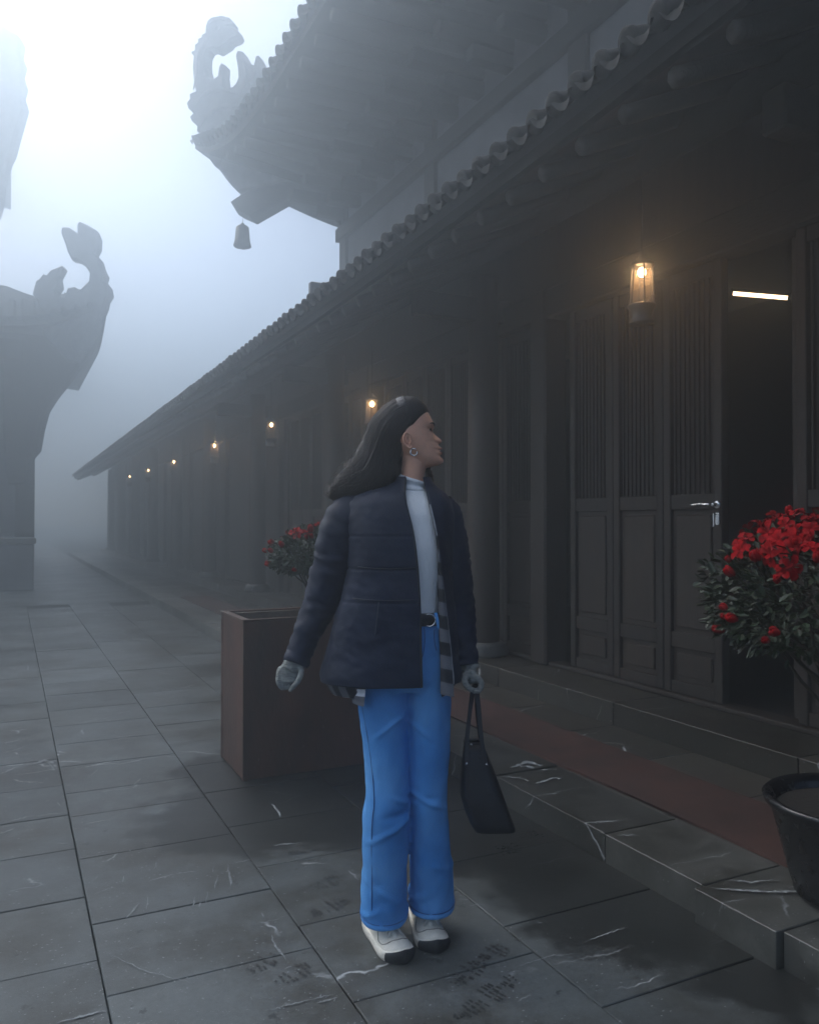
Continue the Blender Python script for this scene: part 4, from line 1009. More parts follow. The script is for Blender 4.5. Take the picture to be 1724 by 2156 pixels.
def strand(s0, s1, f0, f1, k0, k1, w, wig=.0, ph=0):
    n = 26; base = len(Vs); L = []
    for i in range(n):
        t = i / (n - 1); s = s0 + (s1 - s0) * t; f = f0 + (f1 - f0) * t; p = hair_pt(min(s, 9), f, k0 + (k1 - k0) * t * t)
        if wig: p = p + ER * (wig * math.sin(t * 9 + ph) * t) + Vector((0, 0, wig * .6 * math.cos(t * 11 + ph) * t))
        L.append(p)
    for i in range(n):
        tg = (L[min(i + 1, n - 1)] - L[max(i - 1, 0)]).normalized(); c, _, _ = hair_ring(min(s0 + (s1 - s0) * i / (n - 1), 9)); nn = (L[i] - c); nn = (nn - tg * nn.dot(tg)); nn = nn.normalized() if nn.length > 1e-6 else tg.orthogonal(); sd = tg.cross(nn)
        ww = w * min(1, .35 + 3 * (1 - i / (n - 1))) 
        Vs.extend([L[i] - sd * ww, L[i] + nn * (w * .7), L[i] + sd * ww])
    for i in range(n - 1):
        for j in range(2): a = base + i * 3 + j; Fs.append((a, a + 1, a + 4, a + 3))
for k in range(1300):
    f0 = rh.uniform(0, 2 * math.pi); s0 = rh.uniform(2.0, 3.2) if rh.random() < .8 else rh.uniform(.6, 2); s1 = min(9, rh.gauss(8.2, .9)); kk = rh.uniform(.97, 1.05)
    strand(s0, s1, f0, f0 + rh.gauss(0, .22), kk * .995, kk + rh.gauss(.0, .09), rh.uniform(.0010, .0026), abs(rh.gauss(0, .008)), rh.uniform(0, 6))
for k in range(420):                                       # flyaways
    f0 = rh.gauss(.3, .9); s0 = rh.uniform(4.2, 6); s1 = min(9, s0 + rh.uniform(2, 4.6)); strand(s0, s1, f0, f0 + rh.gauss(0, .35), 1.0, 1.0 + abs(rh.gauss(.08, .22)), .0009, rh.uniform(.006, .024), rh.uniform(0, 6))
for k in range(150):                                       # short hairs softening the hairline round temple and ear
    f0 = rh.gauss(math.pi - .35, .3); s0 = rh.uniform(1.5, 2.9); strand(s0, s0 + rh.uniform(.9, 2.2), f0, f0 + rh.gauss(.0, .10), .985, 1.02 + abs(rh.gauss(0, .03)), .0009, rh.uniform(.001, .004), rh.uniform(0, 6))
obj('strands', (Vs, Fs), M['strand'], hair, smooth=True, kind='stuff')
# lock hanging on the far side of the neck over the jacket front
lk = [PU(893, 975, .05), PU(904, 1000, .03), PU(908, 1025, -.02), PU(912, 1050, -.06), PU(908, 1068, -.085)]
G = [tube([p + ER * rh.gauss(0, .004) + EF * rh.gauss(0, .006) for p in path(lk, 12)], [.004] * 8 + [.0035, .003, .002, .0006], 6) for _ in range(26)]
obj('hair_lock', join(*G), M['hair'], body, smooth=True)
# wide headband
V = []; n1 = 14
for i in range(n1):
    s = .12 + 2.15 * i / (n1 - 1)
    for k in range(nF): V.append(hair_pt(s, 2 * math.pi * k / nF, 1.0 + .060 + .012 * math.sin(math.pi * i / (n1 - 1))))
obj('headband', (V, grid_faces(n1, nF, True)), M['band'], body, smooth=True)
# sunglasses pushed up on the head: two smoke lenses and a frame seen edge-on
lm = bpy.data.materials.new('smoke_lens'); lm.use_nodes = True; b_ = lm.node_tree.nodes['Principled BSDF']; b_.inputs['Base Color'].default_value = (.16, .15, .15, 1); b_.inputs['Roughness'].default_value = .2; b_.inputs['Alpha'].default_value = .6
V = []
for i in range(18):
    f = .12 + 1.15 * i / 17; 
    for s, kx in ((2.32, 1.06), (2.42, 1.09), (2.58, 1.10), (2.74, 1.07)): V.append(hair_pt(s, f, kx))
sg_ = obj('sunglasses', (V, grid_faces(18, 4)), lm, body, smooth=True)
obj('frame', join(tube([hair_pt(2.42, .10 + 1.9 * i / 20, 1.095) for i in range(21)], .0016, 6), tube([hair_pt(2.30 + .5 * i / 6, .02, 1.06 + .03 * math.sin(i)) for i in range(7)], .0024, 6)), M['blackmetal'], sg_, smooth=True)

# --- white turtleneck
tk = [(1024, 842, 894, .050, 0), (1036, 826, 905, .062, 0), (1052, 795, 922, .084, .0), (1075, 770, 940, .100, 0), (1110, 765, 942, .108, .0), (1160, 768, 944, .116, .0), (1210, 772, 940, .110, 0), (1260, 775, 934, .102, 0), (1308, 774, 932, .100, 0)]
T1 = body_loft(tk, 60, 96)
def collar_loft():
    V = []; n = 34; seg = 72
    for i in range(n):
        t = i / (n - 1); v = 1004 + (1062 - 1004) * t
        uL = 836 - 3 * t - 26 * max(0, t - .72); uR = 899 + 2 * t + 18 * max(0, t - .72); b = .054 + .004 * t + .10 * max(0, t - .72)
        pts = ringpts(uL, uR, v, b, 0, seg, 2.0, tilt=0)
        tz = 13 * kpx * (1 - t) ** 1.5
        fold = .0034 * math.sin(t * 3 * 2 * math.pi) * (1 if t < .8 else .2)
        c = sum(pts, Vector()) / seg
        for p in pts:
            d = (p - c); d.z = 0; d.normalize(); q = p + d * (fold + .0012 * NZ(p, 40)); q.z += tz * (-(d.dot(ER)) * .85 + .15 - d.dot(-EF) * .35); V.append(q)
    # turned-in top edge
    top = V[:seg]; c = sum(top, Vector()) / seg
    inn = [p + (c - p).normalized() * .006 - Vector((0, 0, .002)) for p in top]; inn2 = [p + (c - p).normalized() * .008 - Vector((0, 0, .02)) for p in top]
    return inn2 + inn + V, grid_faces(n + 2, seg, True)
T1 = displace(T1, lambda p, n: .0035 * wr(p, 9, 4) + .0014 * wr(p, 30, 12))
tn = obj('turtleneck', join(T1, collar_loft()), M['shirt'], body, smooth=True)

# --- open shells: quilted jacket and plaid shirt
def shell_open(rows, n, seg, thick, disp, flip=1, ex=2.4):
    """rows: v, uL, uR, b, y, openL, openR -> outer+inner sheets joined at the rim; returns geo and uv"""
    T = np.array(rows, float); vs = np.linspace(T[0, 0], T[-1, 0], n); C = [spline(T[:, 0], T[:, k], vs) for k in range(1, 7)]
    O = []; UV = []
    for i in range(n):
        uL, uR, b, y, oL, oR = [c[i] for c in C]; m_, h_ = (uL + uR) / 2, (uR - uL) / 2
        sc = (DP + y) / (DP + y - b)
        def ang(o):
            q = (862 + (o - 862) / sc - m_) / h_; q = min(max(q, -.995), .995)
            s = math.copysign(abs(q) ** (ex / 2), q); return math.asin(min(max(s, -.999), .999))
        f0, f1 = ang(oR), ang(oL) + 2 * math.pi
        P = ringpts(uL, uR, vs[i], b, y, seg, ex, f0, f1, closed=False); O += P
        for k in range(seg): UV.append(((f0 + (f1 - f0) * k / (seg - 1)) * .16, vs[i] * .0014))
    me = mesh_data('t', O, grid_faces(n, seg)); nr = [v.normal.copy() for v in me.vertices]; bpy.data.meshes.remove(me)
    c0 = sum(O, Vector()) / len(O)
    sg = 1 if sum((O[i] - c0).dot(nr[i]) for i in range(0, len(O), 7)) > 0 else -1
    outer = [p + nr[i] * (sg * disp(p, i)) for i, p in enumerate(O)]; inner = [p - nr[i] * (sg * thick) for i, p in enumerate(O)]
    N = len(O); Fc = grid_faces(n, seg) + [tuple(reversed([q + N for q in f])) for f in grid_faces(n, seg)]
    rim = [j for j in range(seg)] + [i * seg + seg - 1 for i in range(1, n)] + [(n - 1) * seg + j for j in range(seg - 2, -1, -1)] + [i * seg for i in range(n - 2, -1, -1)]
    for a, b in zip(rim, rim[1:]): Fc.append((b, a, a + N, b + N))
    return (outer + inner, Fc), UV + UV
JK = [ # v, uL, uR, b, y, openL, openR
 (1003, 829, 908, .066, 0, 853, 894), (1016, 823, 912, .070, 0, 853, 896), (1027, 795, 921, .078, 0, 852, 898), (1036, 764, 934, .090, 0, 852, 900), (1052, 738, 948, .105, .0, 853, 903), (1075, 730, 954, .118, .0, 858, 909), (1110, 728, 955, .128, .0, 867, 917),
 (1160, 730, 953, .134, .0, 875, 925), (1210, 728, 952, .132, .0, 880, 931), (1260, 718, 956, .134, .0, 883, 937), (1310, 704, 962, .138, .005, 885, 943), (1360, 692, 967, .143, .008, 886, 949), (1410, 681, 971, .148, .01, 887, 954), (1440, 674, 973, .150, .01, 888, 957), (1451, 675, 972, .149, .01, 888, 957)]
def jd(p, i):
    v = 1098 - (p.z - 1.29) * F / DP
    q = .006 * abs(math.sin(v / 15.5 * math.pi * .5)) * 0
    d = .007 * wr(p, 5, 4, 3) + .0030 * wr(p, 15, 19) + .0017 * wr(p, 36, 48)
    for sv in (1195, 1262, 1128): d -= .0045 * g_(v, sv, 2.2) * (1 if sv == 1195 else .5)
    d += .004 * g_(v, 1446, 5)
    return d
jg, juv = shell_open(JK, 150, 190, .008, jd)
def sleeve(pts, rads, n=70, seg=40, seed=0, cuff=True):
    P = path(pts, n); r = spline(np.linspace(0, 1, len(rads)), rads, np.linspace(0, 1, n)); V, Fc = tube(P, list(r), seg, False)
    out = []
    for i, p in enumerate(V):
        t = (i // seg) / (n - 1); c = P[i // seg]; d = (p - c).normalized()
        w_ = .0055 * noise.noise(Vector((t * 26 + seed, d.x * 1.3, d.y * 1.3))) + .0035 * noise.noise(Vector((t * 50 + seed, d.x * 3, d.z * 3))) + .0014 * wr(p, 42, 42)
        w_ *= .7 + .8 * g_(t, .5, .22) + .5 * g_(t, .93, .12)
        if t > .965: w_ += .002
        out.append(p + d * w_)
    k = len(out); last = out[-seg:]; c = P[-1]
    ins = [c + (q - c) * .82 for q in last]; ins2 = [P[-4] + (q - c) * .8 for q in last]
    out += ins + ins2; Fc = list(Fc)
    for a in range(2):
        for j in range(seg): jn = (j + 1) % seg; o = k - seg + a * seg; Fc.append((o + j, o + jn, o + seg + jn, o + seg + j))
    return out, Fc
slL = sleeve([PU(790, 1080, .0), PU(740, 1088, .005), PU(713, 1140, .01), PU(700, 1195, .02), PU(676, 1270, .03), PU(646, 1335, .015), PU(621, 1398, -.01)], [.050, .070, .067, .063, .054, .043, .036], seed=1)
slR = sleeve([PU(922, 1060, .0), PU(937, 1090, .01), PU(945, 1150, .02), PU(952, 1210, .03), PU(961, 1280, .04), PU(972, 1345, .02), PU(982, 1402, .0)], [.045, .052, .058, .060, .055, .046, .036], seed=7)
# stand collar flaps follow the shell; zip edge tape
jk = obj('jacket', join(jg, slL, slR), M['jacket'], body, smooth=True)
T = np.array(JK, float)
def front_edge(col, v, out=.004):
    uL, uR, b, y, oL, oR = [float(spline(T[:, 0], T[:, k], [v])[0]) for k in range(1, 7)]; m_, h_ = (uL + uR) / 2, (uR - uL) / 2; o = oL if col == 'L' else oR; sc = (DP + y) / (DP + y - b)
    q = min(max((862 + (o - 862) / sc - m_) / h_, -.995), .995); s = math.copysign(abs(q) ** 1.2, q); f = math.asin(s); co = math.cos(f); p = PU(m_, v, y); p.z = zv(v, y, b); a = (PU(uR, v, y) - PU(uL, v, y)).length / 2
    return p + ER * (a * q) - EF * (b * abs(co) ** (2 / 2.4) + out)
zp = mat('zip_tape', (.012, .013, .016), .6, .2)
obj('zipper', tube([front_edge('L', v, .000) for v in np.linspace(1006, 1449, 60)], .0035, 6), zp, jk, smooth=True)
obj('piping', tube([front_edge('R', v, .002) for v in np.linspace(1062, 1449, 50)], .0022, 6), mat('grey_piping', (.30, .31, .33), .6), jk, smooth=True)
def front_pt(u, v, out=.0):
    uL, uR, b, y = [float(spline(T[:, 0], T[:, k], [v])[0]) for k in range(1, 5)]; m_, h_ = (uL + uR) / 2, (uR - uL) / 2; sc = (DP + y) / (DP + y - b)
    q = min(max((862 + (u - 862) / sc - m_) / h_, -.995), .995); f = math.asin(math.copysign(abs(q) ** 1.2, q)); p = PU(m_, v, y); p.z = zv(v, y, b); a = (PU(uR, v, y) - PU(uL, v, y)).length / 2
    return p + ER * (a * q) - EF * (b * abs(math.cos(f)) ** (2 / 2.4) + out)
obj('pocket_zip', tube([front_pt(797 - 8 * t, 1268 + 72 * t, .003) for t in np.linspace(0, 1, 14)], [.0012] * 14, 6), mat('pocket_zip', (.05, .055, .07), .5), jk, smooth=True)
for sv, ua, ub in ((1195, 752, 878), (1262, 740, 882)):
    obj('seam', tube([front_pt(ua + (ub - ua) * t, sv + 3 * math.sin(t * 3), .0012) for t in np.linspace(0, 1, 24)], .0014, 5), zp, jk, smooth=True)

def inset(rows, db, du, oL, oR, v0, v1):
    out = []
    for r in rows:
        if r[0] < v0 - 60: continue
        out.append([r[0], r[1] + du, r[2] - du, r[3] - db, r[4], 0, 0])
    last = out[-1]; out.append([v1, last[1] + 12, last[2] - 10, last[3] - .008, last[4], 0, 0])
    for r in out: r[5] = float(np.interp(r[0], *oL)); r[6] = float(np.interp(r[0], *oR))
    return out
SH = inset(JK, .020, 12, ([1100, 1300, 1490], [752, 752, 763]), ([1100, 1150, 1200, 1290, 1340, 1430, 1480], [915, 919.5, 922, 923, 926, 930, 932]), 1150, 1474)
sg2, suv = shell_open(SH, 90, 120, .0022, lambda p, i: .003 * wr(p, 12, 8) + .0016 * wr(p, 35, 30))
obj('plaid_shirt', sg2, M['plaid'], body, smooth=True, uv=suv)
# front placket of the plaid shirt hanging inside the open jacket, and its tail below the hem
def strip(pL, pR, n, name, m, uo=(.001, 0)):
    V = []; UV = []
    for i in range(n):
        t = i / (n - 1); a = pL(t); b = pR(t)
        for k in range(5):
            q = k / 4; p = a.lerp(b, q) - EF * (.006 * math.sin(q * math.pi) + .002 * math.sin(t * 14)); V.append(p); UV.append((.027 * q + uo[0], uo[1] + t * (a - pL(0)).length / max(t, 1e-6) if t else 0))
    V2 = [p + EF * .003 for p in V]; N = len(V); Fc = grid_faces(n, 5) + [tuple(reversed([q + N for q in f])) for f in grid_faces(n, 5)]
    obj(name, (V + V2, Fc), m, body, smooth=True, uv=UV + UV)
e1 = lambda t: PU(float(np.interp(t, [0, .25, .5, .8, 1], [919, 921, 924, 927, 927])), 1128 + 333 * t, -.122 - .01 * t)
e2 = lambda t: PU(float(np.interp(t, [0, .25, .5, .8, 1], [922, 932, 941, 952, 956])), 1128 + 340 * t, -.128 - .01 * t)
strip(e1, e2, 40, 'shirt_placket', M['plaid'])
strip(lambda t: PU(737 + 5 * t, 1446 + 34 * t, -.085), lambda t: PU(770 - 4 * t, 1448 + 40 * t, -.120), 8, 'shirt_tail', M['plaid'], (.032, .052))

# --- jeans
jl = [(1297, 768, 938, .100, .0), (1330, 757, 944, .108, .005), (1390, 750, 947, .116, .01), (1440, 748, 949, .112, .012), (1462, 752, 946, .095, .012)]
lgL = [(1420, 749, 859, .098, .01), (1460, 749, 861, .098, .012), (1500, 753, 861, .096, .012), (1600, 766, 861, .088, .015), (1660, 771, 860, .082, .005), (1700, 771, 860, .080, -.002), (1725, 766, 861, .081, .0), (1780, 762, 861, .082, .015), (1850, 762, 858, .086, .035), (1920, 760, 857, .094, .055), (1950, 762, 856, .099, .066), (1960, 763, 855, .100, .068)]
lgR = [(1420, 859, 949, .098, .012), (1460, 858, 948, .098, .014), (1500, 858, 947, .095, .018), (1600, 860, 945, .086, .03), (1660, 861, 942, .080, .035), (1700, 862, 941, .078, .038), (1760, 863, 945, .080, .055), (1820, 863, 949, .083, .075), (1880, 863, 953, .090, .100), (1915, 863, 954, .095, .112), (1937, 864, 953, .097, .116)]
jg_ = remesh(join(body_loft(jl, 40, 64, 2.4), body_loft(lgL, 90, 56, 2.15), body_loft(lgR, 90, 56, 2.15)), .0048, 3)
def fold(p, zc, sl, w_, ph=0, xr=1.0):
    x = (p - pr0).dot(ER) + .1 * (p - pr0).dot(EF); d = (p.z - zc) - sl * x; return math.exp(-(d / w_) ** 2) * max(0, math.cos(x * 16 * xr + ph))
def dn(p, n):
    d = .0042 * wr(p, 6, 4) + .0036 * wr(p, 15, 10, 4) + .0020 * wr(p, 34, 26)
    x = (p - pr0).dot(ER); L = x < .0; kz = .415 if L else .445; q = .4 + .8 * abs(noise.noise(Vector((x * 11, p.z * 5, 2))))
    d += .016 * q * (fold(p, kz, .55, .012, .6) + fold(p, kz + .045, -.5, .010, -.5) - fold(p, kz + .02, .1, .012, 0) * .8)
    for k, zz in enumerate((.10, .145, .20, .26)): d += .009 * q * fold(p, zz + (0 if L else .03), (.5, -.6, .7, -.4)[k], .012, k * 1.3)
    d += .008 * q * (fold(p, .74, .8, .010, .4) + fold(p, .70, -.7, .010, 0))
    return d
jg_ = displace(jg_, dn)
jn = obj('jeans', jg_, M['denim'], body, smooth=True)
def leg_pt(tab, u, v, out=.001):
    Tt = np.array(tab, float); uL, uR, b, y = [float(spline(Tt[:, 0], Tt[:, k], [v])[0]) for k in range(1, 5)]; m_, h_ = (uL + uR) / 2, (uR - uL) / 2
    q = min(max((u - m_) / h_, -.98), .98); f = math.asin(math.copysign(abs(q) ** (2.15 / 2), q)); p = PU(m_, v, y); p.z = zv(v, y, b); a = (PU(uR, v, y) - PU(uL, v, y)).length / 2
    return p + ER * (a * q) - EF * (b * abs(math.cos(f)) ** (2 / 2.15) + out)
def edge_pt(tab, fr, v, out): 
    Tt = np.array(tab, float); uL, uR = [float(spline(Tt[:, 0], Tt[:, k], [v])[0]) for k in (1, 2)]; return leg_pt(tab, uL + (uR - uL) * fr, v, out)
obj('side_seam', tube([edge_pt(lgL, .10 + .17 * t ** .6, 1475 + 480 * t, .001) for t in np.linspace(0, 1, 60)], .0016, 5), M['denim_dark'], jn, smooth=True)
# hems
for tab, v in ((lgL, 1960), (lgR, 1936)):
    V = []; r_ = tab[-1]
    for k_, (vo, g) in enumerate(((-9, .0025), (-8, .005), (0, .0055), (2, .004), (2, -.004), (-6, -.005))):
        Tt = np.array(tab, float); q = [float(spline(Tt[:, 0], Tt[:, k], [v + min(vo, 0)])[0]) for k in range(1, 5)]
        V += ringpts(q[0] - g / kpx, q[1] + g / kpx, v + vo, q[2] + g, q[3], 48, 2.15)
    hmm = displace((V, grid_faces(6, 48, True)), lambda p, n: .0008 * wr(p, 90, 10)); obj('hem', hmm, M['denim'], jn, smooth=True)
    obj('hem_stitch', tube(ringpts(q[0] - 4.2, q[1] + 4.2, v - 9.5, q[2] + .0062, q[3], 49, 2.15), .0011, 5), M['denim_dark'], jn)
# fly, pocket line and belt loop
obj('fly_seam', tube([PU(893 + 2 * math.sin(t * 3) - 4 * t * t, 1322 + 62 * t, -.1175 - .004 * t) for t in np.linspace(0, 1, 14)], .0014, 5), M['denim_dark'], jn, smooth=True)
obj('pocket_seam', tube([PU(915 - 6 * t + 10 * t * t, 1326 + 44 * t, -.112) for t in np.linspace(0, 1, 10)], .0014, 5), M['denim_dark'], jn, smooth=True)
# belt
V = []
for v, g in ((1292, .004), (1294, .009), (1306, .010), (1318, .009), (1320, .004)): V += ringpts(764 - g / kpx, 940 + g / kpx, v, .106 + g, .0, 72, 2.4)
bl = obj('belt', (V, grid_faces(5, 72, True)), M['leather'], body, smooth=True)
bk = PU(904, 1306, -.123)
obj('buckle', tube([bk + ER * (math.cos(a) * .0165) + Vector((0, 0, math.sin(a) * .0175)) - EF * .002 for a in np.linspace(-2.0, 2.1, 30)], [.0020] * 30, 8), M['steel'], bl, smooth=True)
lp = obj('belt_loop', bbox(-.0045, .0045, -.003, .003, -.024, .024, .001), M['denim'], jn, world=False)
lp.location = PU(921, 1308, -.122) - wloc(jn); lp.rotation_euler = (0, R(-12), -YAW)

# --- gloves: palm and five bent fingers, each finger its own chain rooted in the palm
def hand(name, wrist, palm, fingers, m=M['glove']):
    G = [tube(path([wrist[0], wrist[1]], 5), [.026, .027, .028, .028, .028], 14)]
    G.append(palm)
    for pts, r0, r1 in fingers:
        P = path(pts, 12); G.append(tube(P, list(np.linspace(r0, r1, 10)) + [r1 * .93, r1 * .45], 10))
    g = remesh(join(*G), .0022, 2, .5); g = displace(g, lambda p, n: 0.0004 * math.sin(p.z * 900) + .0006 * NZ(p, 120)); return obj(name, g, m, body, smooth=True)
def flat(c, ax, up, nm, L, Wd, T_):
    V = []
    for i in range(9):
        t = i / 8; w_ = Wd * (.78 + .30 * math.sin(math.pi * (t * .7 + .15))) * (1 if 0 < i < 8 else .75)
        for k in range(16):
            a = 2 * math.pi * k / 16; V.append(c + ax * (L * t) + up * (w_ * math.cos(a)) + nm * (T_ * math.sin(a)))
    return V, grid_faces(9, 16, True, True)
# hand on the picture's left: relaxed, fingers curled back, thumb pointing down and in
c = PU(609, 1404, -.012); ax = (PU(603, 1436, -.02) - c).normalized(); upv = ER.copy(); upv = (upv - ax * upv.dot(ax)).normalized(); nm = ax.cross(upv)
fing = []
for k, (u, l) in enumerate(((590, .9), (598, 1.0), (607, .96), (616, .82))):
    b0 = PU(590 + 8 * k, 1414, -.02); b1 = PU(585.5 + 7.5 * k, 1430 + 2 * l, -.030 + .003 * k); b2 = PU(590 + 6 * k, 1443 + 2 * l, -.030 + .002 * k); b3 = PU(598 + 4 * k, 1450 + 2 * l, -.020); fing.append(([b0, b1, b2, b3], .0088, .0068))
fing.append(([PU(628, 1400, -.02), PU(634, 1416, -.034), PU(626, 1436, -.046), PU(609, 1456, -.050)], .0105, .0075))
gl = hand('glove', (PU(624, 1384, -.008), PU(610, 1410, -.014)), flat(c, ax, upv, nm, .046, .033, .018), fing)
# hand on the right: closed round the bag handles
c = PU(990, 1408, -.005); ax = (PU(997, 1440, -.012) - c).normalized(); upv = EF.copy(); upv = (upv - ax * upv.dot(ax)).normalized(); nm = ax.cross(upv)
fing = []
for k, y in enumerate((-.036, -.014, .008, .028)):
    l = (.9, 1, .95, .8)[k]; fing.append(([PU(1000, 1424, y), PU(1013, 1438, y), PU(1009, 1450 + 3 * l, y), PU(998, 1453 + 2 * l, y), PU(992, 1447, y)], .0102, .0085))
fing.append(([PU(984, 1418, -.03), PU(978, 1432, -.045), PU(984, 1446, -.052), PU(995, 1455, -.05)], .0112, .0088))
gr_ = hand('glove', (PU(985, 1392, .0), PU(991, 1410, -.004)), flat(c, ax, upv, nm, .045, .032, .018), fing)

# --- sneakers
def sneaker(heel, toe, seed):
    heel = Vector(heel); toe = Vector(toe); ax = (toe - heel); L = ax.length; ax.normalize(); sd = Vector((ax.y, -ax.x, 0)); up = Vector((0, 0, 1))
    sx = [0, .04, .15, .35, .55, .72, .86, .95, 1.0]
    hw = [.012, .026, .033, .034, .040, .046, .043, .030, .010]
    ht = [.060, .075, .088, .096, .084, .064, .052, .044, .030]
    n, seg = 60, 40; tt = np.linspace(0, 1, n); w_ = spline(sx, hw, tt); h_ = spline(sx, ht, tt); V = []
    for i in range(n):
        off = sd * (.006 * math.sin(tt[i] * math.pi))
        for k in range(seg):
            a = 2 * math.pi * k / seg; x = math.cos(a); z = math.sin(a)
            zz = .024 + (h_[i] - .024) * (z ** .85 if z > 0 else 0); xx = w_[i] * math.copysign(abs(x) ** .75, x) * (1 - .28 * max(z, 0) ** 2)
            if z <= 0: zz = .020 + .004 * (1 + z)
            V.append(heel + ax * (L * tt[i]) + off + sd * xx + up * zz)
    def upper_pt(t, a, out=.001):
        wi = float(spline(sx, hw, [t])[0]); hi = float(spline(sx, ht, [t])[0]); x, z = math.cos(a), max(math.sin(a), 0)
        return heel + ax * (L * t) + sd * (.006 * math.sin(t * math.pi)) + sd * ((wi + out) * math.copysign(abs(x) ** .75, x) * (1 - .28 * z ** 2)) + up * (.024 + (hi + out - .024) * z ** .85)
    sh = obj('shoe', (V, grid_faces(n, seg, True, True)), M['shoe'], body, smooth=True)
    V = []
    lay = ((.0, -.003), (.002, .001), (.012, .004), (.024, .005), (.030, .003), (.031, -.004))
    for z, g in lay:
        for i in range(n * 2):
            j = i if i < n else 2 * n - 1 - i; s_ = 1 if i < n else -1; t = tt[j]; tx = t + (.012 if j == n - 1 else (-.02 if j == 0 else 0)); ww = (w_[j] + g)
            lift = .010 * max(0, (t - .82) / .18) ** 2
            V.append(heel + ax * (L * tx + (g if t > .9 else (-g if t < .1 else 0))) + sd * (.006 * math.sin(t * math.pi)) + sd * (s_ * ww) + up * (z + lift + (.008 * g_(t, 0, .2) if z > .01 else 0)))
    obj('sole', (V, grid_faces(6, n * 2, True, True)), M['sole'], sh, smooth=True)
    V = []                                                       # dark outsole wrap over the toe
    for i in range(15):
        f = -.85 + 1.7 * i / 14; t = .985 - .12 * (abs(f) / .85) ** 2.4 ; wi = float(spline(sx, hw, [t])[0]); hgt = .034 + .008 * math.exp(-(f / .45) ** 2) - .012 * abs(f) ** 3
        for z, g in ((.0, .009), (.012, .014), (hgt * .8, .014), (hgt, .0085)):
            V.append(heel + ax * (L * t + g * math.cos(f) + .006 * math.cos(f * 1.2)) + sd * (.006 * math.sin(t * math.pi)) + sd * ((wi + g) * math.sin(f * 1.25) * 1.02) + up * (z + .004))
    obj('toe_guard', (V, grid_faces(15, 4)), M['rubber'], sh, smooth=True)
    # overlays and stitch lines
    for s_ in (-1, 1):
        A = lambda t, e: upper_pt(t, math.pi / 2 - s_ * e, .0012)
        obj('seam', tube(path([A(.84, .55), A(.82, .9), A(.77, 1.15), A(.68, 1.2), A(.60, 1.0), A(.50, .75)], 24), .0011, 5), M['rubber'] if 0 else mat('seam_%d' % seed, (.22, .19, .15), .8), sh)
    obj('toe_seam', tube(path([upper_pt(.85 - .03 * abs(e), math.pi / 2 - e, .001) for e in (-.8, -.4, 0, .4, .8)], 16), .0013, 5), mat('toe_seam', (.22, .19, .15), .8), sh)
    obj('tongue', tube(path([upper_pt(.42, math.pi / 2, .002), upper_pt(.55, math.pi / 2, .001), upper_pt(.80, math.pi / 2, -.004)], 10), [.013, .014, .014, .014, .013, .013, .012, .011, .010, .006], 10), M['shoe'], sh, smooth=True)
    for t in (.54, .60, .66, .72, .78):
        obj('lace', tube(path([upper_pt(t, math.pi / 2 - .48, .0025), upper_pt(t + .012, math.pi / 2 - .2, .019), upper_pt(t - .005, math.pi / 2 + .1, .019), upper_pt(t + .01, math.pi / 2 + .48, .0025)], 10), .0028, 6), M['lace'], sh, smooth=True)
    p0 = upper_pt(.48, math.pi / 2 + .2, .010)
    for s_ in (-1, 1):
        obj('lace', tube(path([p0, upper_pt(.44, math.pi / 2 - s_ * .6, .016), upper_pt(.52, math.pi / 2 - s_ * 1.05, .012), upper_pt(.50, math.pi / 2 - s_ * .8, .008), p0], 16), .0017, 6), M['lace'], sh, smooth=True)
    return sh
def gp(u, v): p = at(u, v, F * 1.29 / (v - 1098)); p.z = 0; return p
tL = gp(850, 2024); hL = tL + EF * .215 - ER * .105; sneaker(hL, tL, 1)
tR = gp(919, 2002); hR = tR + EF * .235 - ER * .050; sneaker(hR, tR, 2)

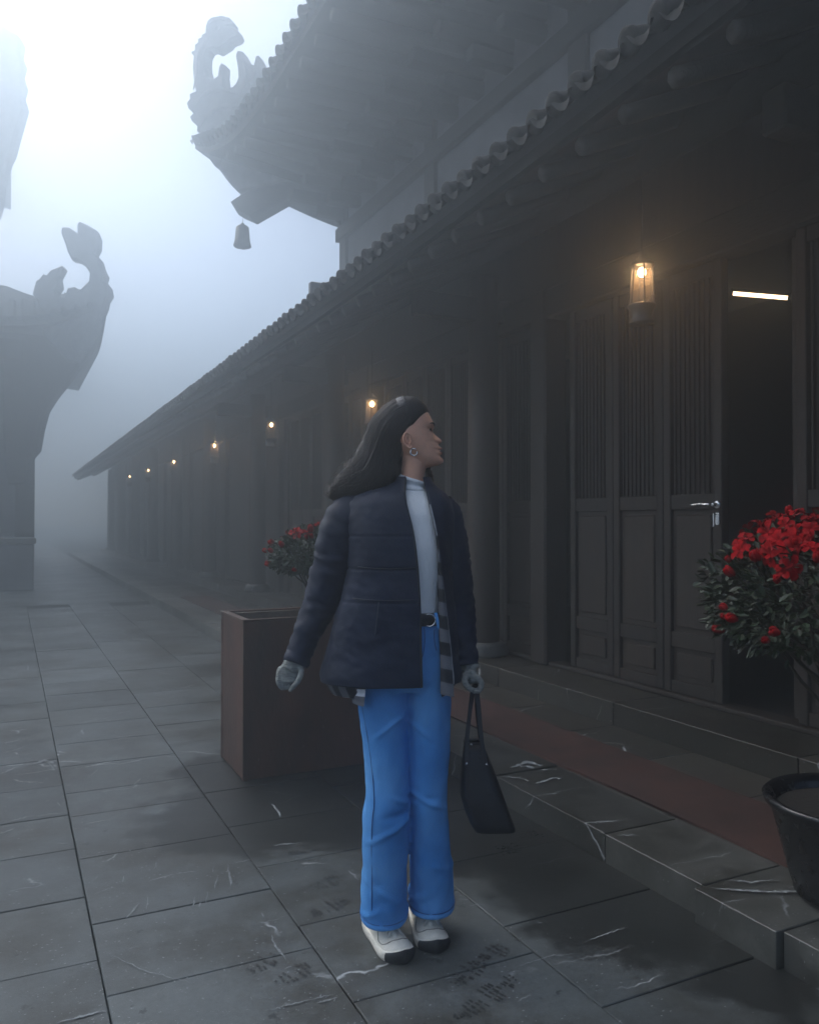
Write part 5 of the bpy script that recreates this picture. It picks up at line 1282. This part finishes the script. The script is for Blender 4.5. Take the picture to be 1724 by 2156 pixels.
# --- black tote held in the gloved hand
bg0 = PU(1025, 1760, .0)
tote = thing('tote_bag', 'plain black leather tote hanging by two thin handles from the gloved hand', 'bag', tuple(PU(1000, 1455, -.01)))
V = []; rowsb = [(1566, 978, 1012, .022), (1580, 976, 1019, .045), (1620, 973, 1033, .058), (1690, 970, 1058, .070), (1715, 977, 1067, .070), (1745, 989, 1078, .068), (1756, 997, 1083, .062)]
Tb = np.array(rowsb, float); nb = 40; vs_ = np.linspace(1566, 1757, nb)
for v in vs_:
    a, b_, dd = [float(np.interp(v, Tb[:, 0], Tb[:, k])) for k in (1, 2, 3)]
    V += ringpts(a, b_, v + 0, dd, .02, 40, 4.0)
seg = 40
V2 = displace((V, grid_faces(nb, seg, True, False)), lambda p, n: .003 * wr(p, 10, 5))[0]
bot = len(V2); c = sum(V2[-seg:], Vector()) / seg; 
obj('body', (V2 + [c], grid_faces(nb, seg, True) + [(bot - seg + k, bot - seg + (k + 1) % seg, bot) for k in range(seg)]), M['leather'], tote, smooth=True)
top = V2[:seg]; obj('trim', tube(top + [top[0]], .0035, 6), M['leather'], tote, smooth=True)
for y, us in ((-.035, (1606, 985, 1011)), (.045, (1600, 979, 1006))):
    for uu, mid in ((us[1], -4), (us[2], 3)):
        pass
def strap_(pts, w_=.009, t_=.003):
    P = path(pts, 24); V = []
    for i, p in enumerate(P):
        tg = (P[min(i + 1, 23)] - P[max(i - 1, 0)]).normalized(); s = (ER - tg * ER.dot(tg)).normalized(); n_ = tg.cross(s)
        V += [p - s * w_ / 2 - n_ * t_ / 2, p + s * w_ / 2 - n_ * t_ / 2, p + s * w_ / 2 + n_ * t_ / 2, p - s * w_ / 2 + n_ * t_ / 2]
    return V, grid_faces(24, 4, True, True)
obj('handle', strap_([PU(983, 1612, -.045), PU(983, 1560, -.035), PU(990, 1490, -.02), PU(996, 1448, -.015), PU(1003, 1450, -.012), PU(1008, 1490, -.02), PU(1014, 1560, -.035), PU(1024, 1612, -.045)], .012), M['leather'], tote)
obj('handle', strap_([PU(980, 1600, .065), PU(982, 1550, .05), PU(991, 1490, .02), PU(999, 1446, .012), PU(1003, 1446, .012), PU(1003, 1490, .02), PU(1010, 1550, .05), PU(1018, 1600, .065)], .010), M['leather'], tote)
for u, v in ((983, 1608), (1024, 1610), (992, 1568)): obj('rivet', uvsphere(PU(u, v, -.051 if v > 1600 else -.02), .0035, .0035, .0035, 6, 8), M['steel'], tote, smooth=True)
